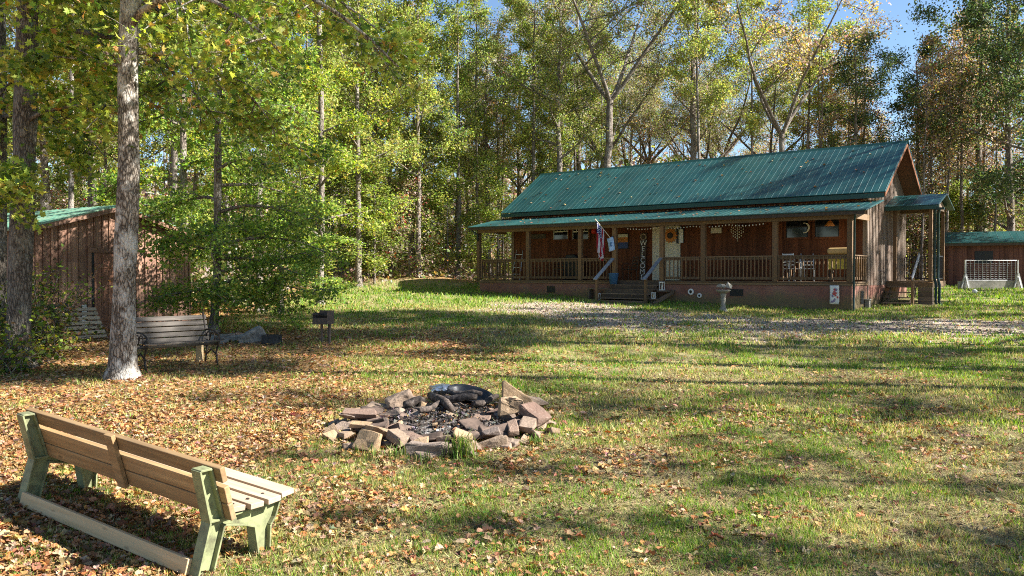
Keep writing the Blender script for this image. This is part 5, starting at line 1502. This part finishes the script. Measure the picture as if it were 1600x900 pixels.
# the woods
def where(px, Y):
    if px < 200: return 'in the woods behind the board shed'
    if px < 420: return 'in the woods behind the garden bench'
    if px < 580: return 'in the woods behind the pedestal grill'
    if px < 760: return 'in the woods left of the cabin'
    if px < 1100: return 'in the woods behind the left half of the cabin roof'
    if px < 1430: return 'in the woods behind the right half of the cabin roof'
    return 'in the woods behind the red shed'
rw = np.random.default_rng(5); cnt = 0; tries = 0
while cnt < 185 and tries < 9000:
    tries += 1
    Y = 40 + 38 * rw.random() ** 1.1
    px = rw.uniform(-160, 1760)
    if px < 540: Y = 26 + 44 * rw.random() ** 1.2
    if px > 1150: Y = max(Y, 46)
    x = (px - 800) / F * Y
    if in_cabin(x, Y, 2.0): continue
    if px < 560 and (x > -9.5 and Y < 39): continue
    if px > 1440 and Y < 46: continue
    if math.hypot(x + 12.5, Y - 23.5) < 5.5: continue
    if any(math.hypot(x - a, Y - b) < 1.4 for a, b in placed): continue
    u = rw.random()
    if px < 780: kind = 'green_a' if u < .13 else 'green_b' if u < .26 else 'thin' if u < .46 else 'brown' if u < .50 else 'oak' if u < .60 else 'bare' if u < .84 else 'under' if u < .95 else 'under_b'
    elif px < 1330: kind = 'brown' if u < .13 else 'oak' if u < .27 else 'bare' if u < .56 else 'thin' if u < .70 else 'green_b' if u < .78 else 'under_b' if u < .9 else 'under'
    else: kind = 'bare' if u < .40 else 'bare_b' if u < .66 else 'thin' if u < .74 else 'brown' if u < .80 else 'under_b' if u < .95 else 'under'
    s = rw.uniform(.75, 1.05) * (.82 if kind == 'oak' else 1)
    if 1310 < px < 1490 and kind not in ('under', 'under_b'): s *= .74
    plant(kind, x, Y, s, f"{NAMES[kind][1]} {where(px, Y)}", 'trees of the woods round the clearing', rw.uniform(0, 6.28)); placed.append((x, Y)); cnt += 1
for k in range(26):
    px = rw.uniform(1450, 1680) if k % 3 else rw.uniform(1240, 1450); Y = rw.uniform(47, 66); x = (px - 800) / F * Y
    kind = 'bare' if k % 2 else 'bare_b'
    plant(kind, x, Y, rw.uniform(.85, 1.15) * (.78 if px < 1490 else 1), f"{NAMES[kind][1]} {where(px, Y)}", 'trees of the woods round the clearing', rw.uniform(0, 6.28))
# understory close behind the lawn edge
for k in range(46):
    px = rw.uniform(-60, 800) if k < 30 else rw.uniform(1380, 1660)
    Y = rw.uniform(42, 52) if px > 540 else rw.uniform(27, 45)
    x = (px - 800) / F * Y
    if in_cabin(x, Y, 1.5) or (px < 560 and x > -9.5 and Y < 39) or math.hypot(x + 12.5, Y - 23.5) < 5 or (px > 1400 and Y < 46): continue
    kind = 'under' if rw.random() < .5 else 'under_b'
    plant(kind, x, Y, rw.uniform(.45, .85), f"{NAMES[kind][1]} {where(px, Y)}", 'trees of the woods round the clearing')
# trees that stand off to the right and shade the lawn
for kind, x, y, s in (('pole', 17.5, 11.4, 1.1), ('pole', 22, 15.4, 1.0), ('bare', 17, 17.6, 1.1), ('bare', 20, 20.2, 1.0), ('pole', 26, 20.5, 1.0), ('bare', 24, 24, 1.0), ('bare', 23.5, 29, .95), ('thin', 26.5, 32.5, .95), ('bare', 29, 27, 1.05), ('thin', 33, 30, 1.0), ('brown', 36, 24, .9), ('brown', 41, 33, 1.0), ('bare', 12.5, 4.8, .6), ('bare_b', 14.5, 6.6, .85), ('bare', 14, 9.5, .8), ('thin', 36, 38, 1), ('yellow', 12.6, 6.0, .5), ('oak', 25, 18.5, .85), ('yellow', 21, 12.2, .95), ('pole', 18, 13.4, 1.15), ('green_b', 26, 22.6, .95), ('brown', 21.5, 22, .9), ('pole', 19, 16.2, 1.0), ('pole', 22, 19.2, 1.0)):
    plant(kind, x, y, s, f"{NAMES[kind][1]} off to the right of the lawn", 'trees off to the right of the lawn')

# --- near left trees, built for their places
def unique_tree(name, label, x, y, rz, meshes):
    t_ = thing(name, label, 'tree', (x, y, gz(x, y) - .03), rz)
    link(bpy.data.objects.new('trunk', meshes[0]), t_); 
    if meshes[1]: link(bpy.data.objects.new('crown', meshes[1]), t_)
    return t_
MAP = [(.34, .38, .07), (.24, .30, .05), (.40, .39, .08), (.10, .155, .03), (.42, .3, .08), (.38, .2, .06)]
def near_tree(seed, r, h, lean, bark, boughs, leaves, lsize, sig, pal, palw, leaning=(0, 0), subs=8, twigs=5, tpl=None, r_top=.7, base_off=0.):
    rg = np.random.default_rng(seed)
    zs = np.concatenate([[-.3, 0, .1, .25, .5], np.linspace(1, h, 16)])
    wx = np.interp(zs, np.linspace(0, h, 7), np.concatenate([[0], np.cumsum(rg.normal(size=6) * .035)])); wy = np.interp(zs, np.linspace(0, h, 7), np.concatenate([[0], np.cumsum(rg.normal(size=6) * .035)]))
    tr = np.stack([wx + lean[0] * zs, wy + lean[1] * zs, zs], 1)
    rad = r * (1 - (1 - r_top) * zs / h) * (1 + .85 * np.exp(-np.maximum(zs, 0) / .18)) * (1 + .05 * rg.normal(size=len(zs)))
    br = [(tr, rad, 16)]; tips = []
    for z, az, e, L, bend, rr in boughs:
        p = np.array([np.interp(z, zs, tr[:, 0]), np.interp(z, zs, tr[:, 1]), z])
        pts = curve(p, (math.cos(az), math.sin(az), e), L, 8, bend, .06, rg)
        br.append((pts, rr * (1 - np.linspace(0, .85, 9)), 7))
        for q in range(subs):
            f = .2 + .8 * (q + rg.random()) / subs; j = f * 8; a_ = min(int(j), 7)
            p = pts[a_] + (pts[a_ + 1] - pts[a_]) * (j - a_); d0 = (pts[a_ + 1] - pts[a_]); d0 /= np.linalg.norm(d0)
            L2 = max(.7, L * .36 * (1.2 - .6 * f)) * rg.uniform(.6, 1.1); d = d0 * .5 + rg.normal(size=3) * np.array((.7, .7, .4))
            s2 = curve(p, d, L2, 5, bend * .6, .1, rg); br.append((s2, np.linspace(.018, .006, 6), 4)); tips += list(s2[1:])
            for e_ in range(twigs):
                g = .2 + .8 * (e_ + rg.random()) / twigs; b_ = min(int(g * 5), 4)
                p2 = s2[b_] + (s2[b_ + 1] - s2[b_]) * (g * 5 - b_)
                t3 = curve(p2, rg.normal(size=3) * np.array((1, 1, .6)) + d * .6, L2 * .45 * rg.uniform(.6, 1.1), 3, -.2, .1, rg); br.append((t3, np.linspace(.007, .003, 4), 3)); tips += list(t3)
    V, Fc = tube_arrays(br, 8)
    tme = npmesh('trunk', V, Fc.ravel(), np.arange(len(Fc)) * 4, bark, None, True)
    cme = None
    if leaves:
        tips = np.array(tips); idx = rg.choice(len(tips), leaves)
        C = tips[idx] + rg.normal(size=(leaves, 3)) * sig * np.array((1, 1, .6))
        pal = np.array(pal); tc = rg.choice(len(pal), len(tips), p=np.array(palw) / sum(palw))
        ci = np.where(rg.random(leaves) < .3, rg.choice(len(pal), leaves, p=np.array(palw) / sum(palw)), tc[idx])
        colr = np.clip(pal[ci] * (1 + .2 * rg.normal(size=(leaves, 1))) * (1 + .08 * rg.normal(size=(leaves, 3))), .006, .8)
        cme = scatter('crown', tpl or tpl_maple(), C, lsize * (.6 + .7 * rg.random(leaves)), frames(leaves, .45, rg), colr, M['leaf'], np.full(leaves, 1.4))
    return tme, cme
# the pale near trunk with boughs that reach right and hang into the picture
c = onground(190, 592)
unique_tree('maple_tree', 'pale barked maple with spotted trunk standing before the garden bench', c.x, c.y, 0, near_tree(21, .19, 11, (.03, .0), M['bark_light'],
    [(6.6, -.15, .45, 5.2, -1.3, .09), (7.4, .45, .5, 5.0, -1.2, .08), (6.0, -.7, .6, 4.2, -1.4, .07), (8.2, -.3, .3, 5.6, -1.0, .08), (5.6, .9, .45, 3.6, -1.0, .06), (7.0, 2.6, .4, 4.0, -1.0, .07), (8.6, 1.6, .3, 4.5, -.9, .07), (7.8, -1.4, .3, 3.6, -1.1, .06), (9.4, .1, .2, 5.5, -.9, .07), (5.35, 3.1, .25, 1.6, -.2, .035), (9, 3.5, .3, 4, -.8, .06)], 9500, .125, .16, MAP, [4, 4, 2, 3, .8, .25], subs=9, twigs=5))
# the dark trunk further left
x = (38 - 800) / F * 15.2
unique_tree('maple_tree', 'thick dark barked tree at the left in front of the board shed', x - .15, 15.2, 0, near_tree(22, .22, 12, (.05, .01), M['bark_dark'],
    [(4.6, -.5, .3, 2.6, -.8, .05), (6.2, .2, .5, 4.0, -1.2, .07), (6.6, -1.0, .4, 3.4, -1.2, .07), (5.4, 2.4, .5, 3.0, -1.0, .06), (7.4, .9, .4, 4.4, -1.0, .07), (7.8, -.3, .4, 4.2, -1.1, .06), (3.4, -1.2, .3, 1.6, -.6, .03), (8.4, 1.8, .3, 4, -.8, .06)], 5200, .125, .16, MAP, [3, 4, 2, 4, .6, .3], subs=8))
x = (2 - 800) / F * 17.5
unique_tree('maple_tree', 'dark trunk cut by the left border of the picture', x - .2, 17.5, 0, near_tree(23, .24, 12, (.012, 0), M['bark_dark'],
    [(5.0, -.4, .3, 3.0, -.9, .05), (6.4, .6, .4, 4.0, -1.0, .06), (7.6, -.2, .4, 4.0, -1.0, .06)], 2600, .13, .18, MAP, [3, 4, 2, 4, .6, .3]))
# mid left tree whose green sprays hang over the garden bench
c = onground(326, 522)
HOL = [(.16, .25, .045), (.27, .35, .065), (.085, .135, .03), (.36, .38, .08)]
unique_tree('dogwood_tree', 'bushy green tree with drooping sprays behind the garden bench', c.x, c.y + .3, 0, near_tree(24, .11, 7.5, (.03, .0), M['bark'],
    [(.8, .2, .3, 1.9, -.5, .04), (1.0, -1.0, .25, 1.9, -.5, .04), (1.1, 2.9, .3, 1.6, -.5, .04), (1.3, -.2, .2, 2.6, -.5, .04), (1.9, -.4, .25, 2.4, -.7, .05), (2.3, .3, .25, 2.9, -.6, .05), (2.7, -1.2, .3, 2.6, -.7, .05), (2.6, 1.4, .3, 2.6, -.6, .05), (3.1, -.1, .35, 3.1, -.7, .05), (3.4, 2.5, .4, 2.4, -.8, .05), (3.8, .7, .4, 3.0, -.6, .05), (4.2, -.8, .4, 2.9, -.7, .05), (4.8, .1, .4, 2.8, -.6, .04), (5.4, -1.6, .5, 2.4, -.6, .04), (5.6, .9, .5, 2.6, -.5, .04), (6.3, -.2, .5, 2.3, -.4, .03), (6.8, 2, .6, 1.8, -.3, .03), (2.1, -2.2, .2, 1.9, -.7, .04), (1.6, .05, .1, 2.6, -.3, .04)], 22000, .085, .21, HOL, [4, 3.5, 3, 1.5], subs=8, twigs=5))
c = onground(430, 492)
unique_tree('dogwood_tree', 'round green bushy tree left of the pedestal grill', c.x, c.y + .6, 0, near_tree(25, .10, 6.5, (.0, .0), M['bark'],
    [(1.0, -.2, .3, 2.4, -.5, .04), (1.2, 2.8, .3, 2.2, -.6, .04), (1.5, -1.5, .3, 2.4, -.6, .04), (1.8, .8, .3, 2.4, -.5, .04), (2.3, -.6, .4, 2.6, -.6, .04), (2.8, 1.9, .4, 2.4, -.5, .04), (3.3, .1, .4, 2.4, -.5, .04), (3.9, -1.4, .5, 2.1, -.4, .03), (4.4, 1.2, .5, 2.0, -.4, .03), (5.2, -.3, .5, 1.9, -.4, .03), (5.8, 2.4, .5, 1.5, -.3, .03), (.8, .6, .2, 2.0, -.4, .04)], 11000, .09, .12, HOL, [4, 3, 3, 1.5], subs=8, twigs=5)).scale = (.95, .95, .62)
for q, (px, Y, h, lb) in enumerate(((285, 25, 10, 'slim green tree right of the board shed'), (405, 27, 11, 'tall green tree behind the bushy dogwoods'), (500, 30, 11, 'yellow green tree at the back left corner of the lawn'))):
    x = (px - 800) / F * Y
    bo = [(1.8 + k * (h - 2) / 14, k * 2.4 + q, .4, 2.9 - 1.5 * k / 14, -.4, .05) for k in range(14)]
    unique_tree('hardwood_tree', lb, x, Y, 0, near_tree(30 + q, .12, h, (.0, .0), M['bark'], bo, 12000, .115, .17, MAP if q == 2 else HOL + [(.36, .34, .05)], [4, 4, 2, 3, .6, .2] if q == 2 else [4, 4, 2, 2, 2], subs=7, twigs=5, tpl=tpl_quad()))

# --- shrubs at the lower left
def shrub(seed, name, label, x, y, h, w_, leaves, pal, stems=26, lsize=.09):
    rg = np.random.default_rng(seed); br = []; tips = []
    for k in range(stems):
        az = rg.random() * 6.283; e = rg.uniform(.5, 2.2); L = h * rg.uniform(.6, 1.15)
        p0 = np.array((rg.normal() * w_ * .2, rg.normal() * w_ * .2, -.05))
        pts = curve(p0, (math.cos(az), math.sin(az), e), L, 6, -.5, .14, rg); br.append((pts, np.linspace(.012, .004, 7), 4))
        for q in range(5):
            a_ = rg.integers(1, 6); t3 = curve(pts[a_], rg.normal(size=3) + np.array((0, 0, .3)), L * .35 * rg.uniform(.5, 1.2), 3, -.1, .15, rg); br.append((t3, np.linspace(.006, .0025, 4), 3)); tips += list(t3)
        tips += list(pts[3:])
    V, Fc = tube_arrays(br, 4)
    t_ = thing(name, label, 'shrub', (x, y, gz(x, y)))
    link(bpy.data.objects.new('stems', npmesh('stems', V, Fc.ravel(), np.arange(len(Fc)) * 4, M['bark'], None, True)), t_)
    tips = np.array(tips); idx = rg.choice(len(tips), leaves); C = tips[idx] + rg.normal(size=(leaves, 3)) * .09
    C[:, 2] = np.maximum(C[:, 2], .02)
    link(bpy.data.objects.new('foliage', scatter('foliage', tpl_quad(), C, lsize * (.5 + .9 * rg.random(leaves)), frames(leaves, .5, rg), pick(pal, leaves, .25, rg), M['leaf'])), t_)
SHP = [(.07, .11, .02), (.14, .19, .03), (.2, .12, .05), (.30, .32, .05)]
for q, (px, py, h, w_, lv, lb) in enumerate(((40, 560, 1.5, 1.2, 1500, 'twiggy brown and green shrub at the left before the dark trunk'), (62, 556, 1.0, 1.2, 900, 'low twiggy shrub at the foot of the dark trunk'), (0, 585, 1.2, 1.1, 1100, 'green shrub cut by the left border below the dark trunk'), (30, 556, 2.2, 1.3, 2200, 'leafy green shrub hiding the foot of the dark trunk'), (38, 530, 1.9, 1.3, 1500, 'tall thin stemmed shrub before the board shed'), (10, 535, 2.4, 1.3, 2000, 'tall yellow green shrub at the left border'))):
    c = onground(px, py); shrub(60 + q, 'shrub', lb, c.x, c.y, h, w_, lv, SHP)
# --- undergrowth and far woods: nobody could count these
n = 90000
y = 24 + 60 * rng.random(n) ** 1.3; x = (rng.random(n) * 2 - 1) * (.72 * y)
d = fbm(x * .35, y * .35, 90); hmax = .25 + 1.9 * sstep(.4, .75, d)
edge = np.where(x < -9, 26, 42.0)
edge = np.where((x > -9) & (x < -6), 40, edge); edge = np.where(x > 12, 46, edge)
keep = (y > edge + 2 * (fbm(x * .5, y * .1, 4) - .5)) & ~in_cabin(x, y, .8) & (np.hypot(x + 12.5, y - 23.5) > 4.6)
x, y, hmax = x[keep], y[keep], hmax[keep]; n = len(x)
C = np.stack([x, y, GZ(x, y) + .03 + hmax * rng.random(n) ** 1.4], 1)
cp = pick([OLV, BRN, PNK, G_MID, G_LT, GRY, ORG], n, .25, w=[3, 4, 4, 2.5, 2, 3, .8])
me = scatter('undergrowth', tpl_quad(), C, .12 + .16 * rng.random(n), frames(n, .4), cp, M['leaf'])
o = bpy.data.objects.new('undergrowth', me); link(o); tag(o, 'brown and green brush and leaf litter on the woodland floor', 'undergrowth', kind='stuff')
br = []
rf = np.random.default_rng(8)
for k in range(420):
    y_ = rf.uniform(62, 130); x_ = rf.uniform(-.8, .8) * y_; h_ = rf.uniform(9, 17) * (1 if x_ < .25 * y_ else .7)
    z_ = gz(x_, y_)
    br.append((curve((x_, y_, z_ - .3), (rf.normal() * .04, rf.normal() * .04, 1), h_, 5, 0, .02, rf), np.linspace(rf.uniform(.09, .24), .03, 6), 5))
    for q in range(5):
        b = br[-1 - q][0]; p = b[2 + q % 3]
        br.append((curve(p, (rf.normal(), rf.normal() * .5, .8), h_ * .22, 3, .2, .12, rf), np.linspace(.05, .02, 4), 3))
V1, F1 = tube_arrays(br, 5)
fme = npmesh('far_trunks', V1, F1.ravel(), np.arange(len(F1)) * 4, M['bark'], None, True)
o = bpy.data.objects.new('far_woods', fme); link(o); tag(o, 'mass of thin grey trunks deep in the woods', 'woods', kind='stuff')
n = 115000
y = 62 + 65 * rng.random(n); x = (rng.random(n) * 2 - 1) * .78 * y
right = sstep(.18, .34, x / y)
top = (10 - 4 * right) * (.75 + .5 * fbm(x * .12, y * .12, 14))
zr = rng.random(n) ** .85
cl = fbm(x * .3 + zr * 5, y * .3 + zr * 9, 15)
keep = cl > .42 + .1 * right
x, y, top, zr = x[keep], y[keep], top[keep], zr[keep]; n = len(x)
C = np.stack([x, y, GZ(x, y) + top * zr], 1)
cp = pick([OLV, BRN, PNK, G_MID, G_LT, GRY, YEL], n, .25, w=[3, 3, 3, 2, 2, 3, 1])
me = scatter('far_foliage', tpl_quad(), C, .3 + .3 * rng.random(n), frames(n, .3), cp, M['leaf'])
o = bpy.data.objects.new('far_woods', me); link(o); tag(o, 'mottled autumn foliage of the distant woods beyond the clearing', 'woods', kind='stuff')
# leaves that have gathered on the roofs
n = 900
X_ = -16 + 16.4 * rng.random(n); d_ = 1.5 + .28 * rng.random(n) ** 1 - 1.9 * (rng.random(n) < .12) * rng.random(n)
zz = PZ + (QZ - PZ) * (d_ - PE) / (QE - PE) + .035
C = np.stack([BX + CC * X_ + SS * d_, BY - SS * X_ + CC * d_, BZ + zz], 1)
n2 = 90; X2 = -15.5 + 15.8 * rng.random(n2); d2 = EY + .1 + 3 * rng.random(n2)
C2 = np.stack([BX + CC * X2 + SS * d2, BY - SS * X2 + CC * d2, BZ + EZ + SLP * (d2 - EY) + .045], 1)
C = np.concatenate([C, C2]); n += n2
me = scatter('roof_leaves', tpl_quad(), C, .09 + .06 * rng.random(n), frames(n, .7), pick(LIT, n, .2), M['litter'])
o = bpy.data.objects.new('fallen_leaves', me); link(o); tag(o, 'fallen leaves gathered along the top of the green porch roof', 'fallen leaves', kind='stuff')
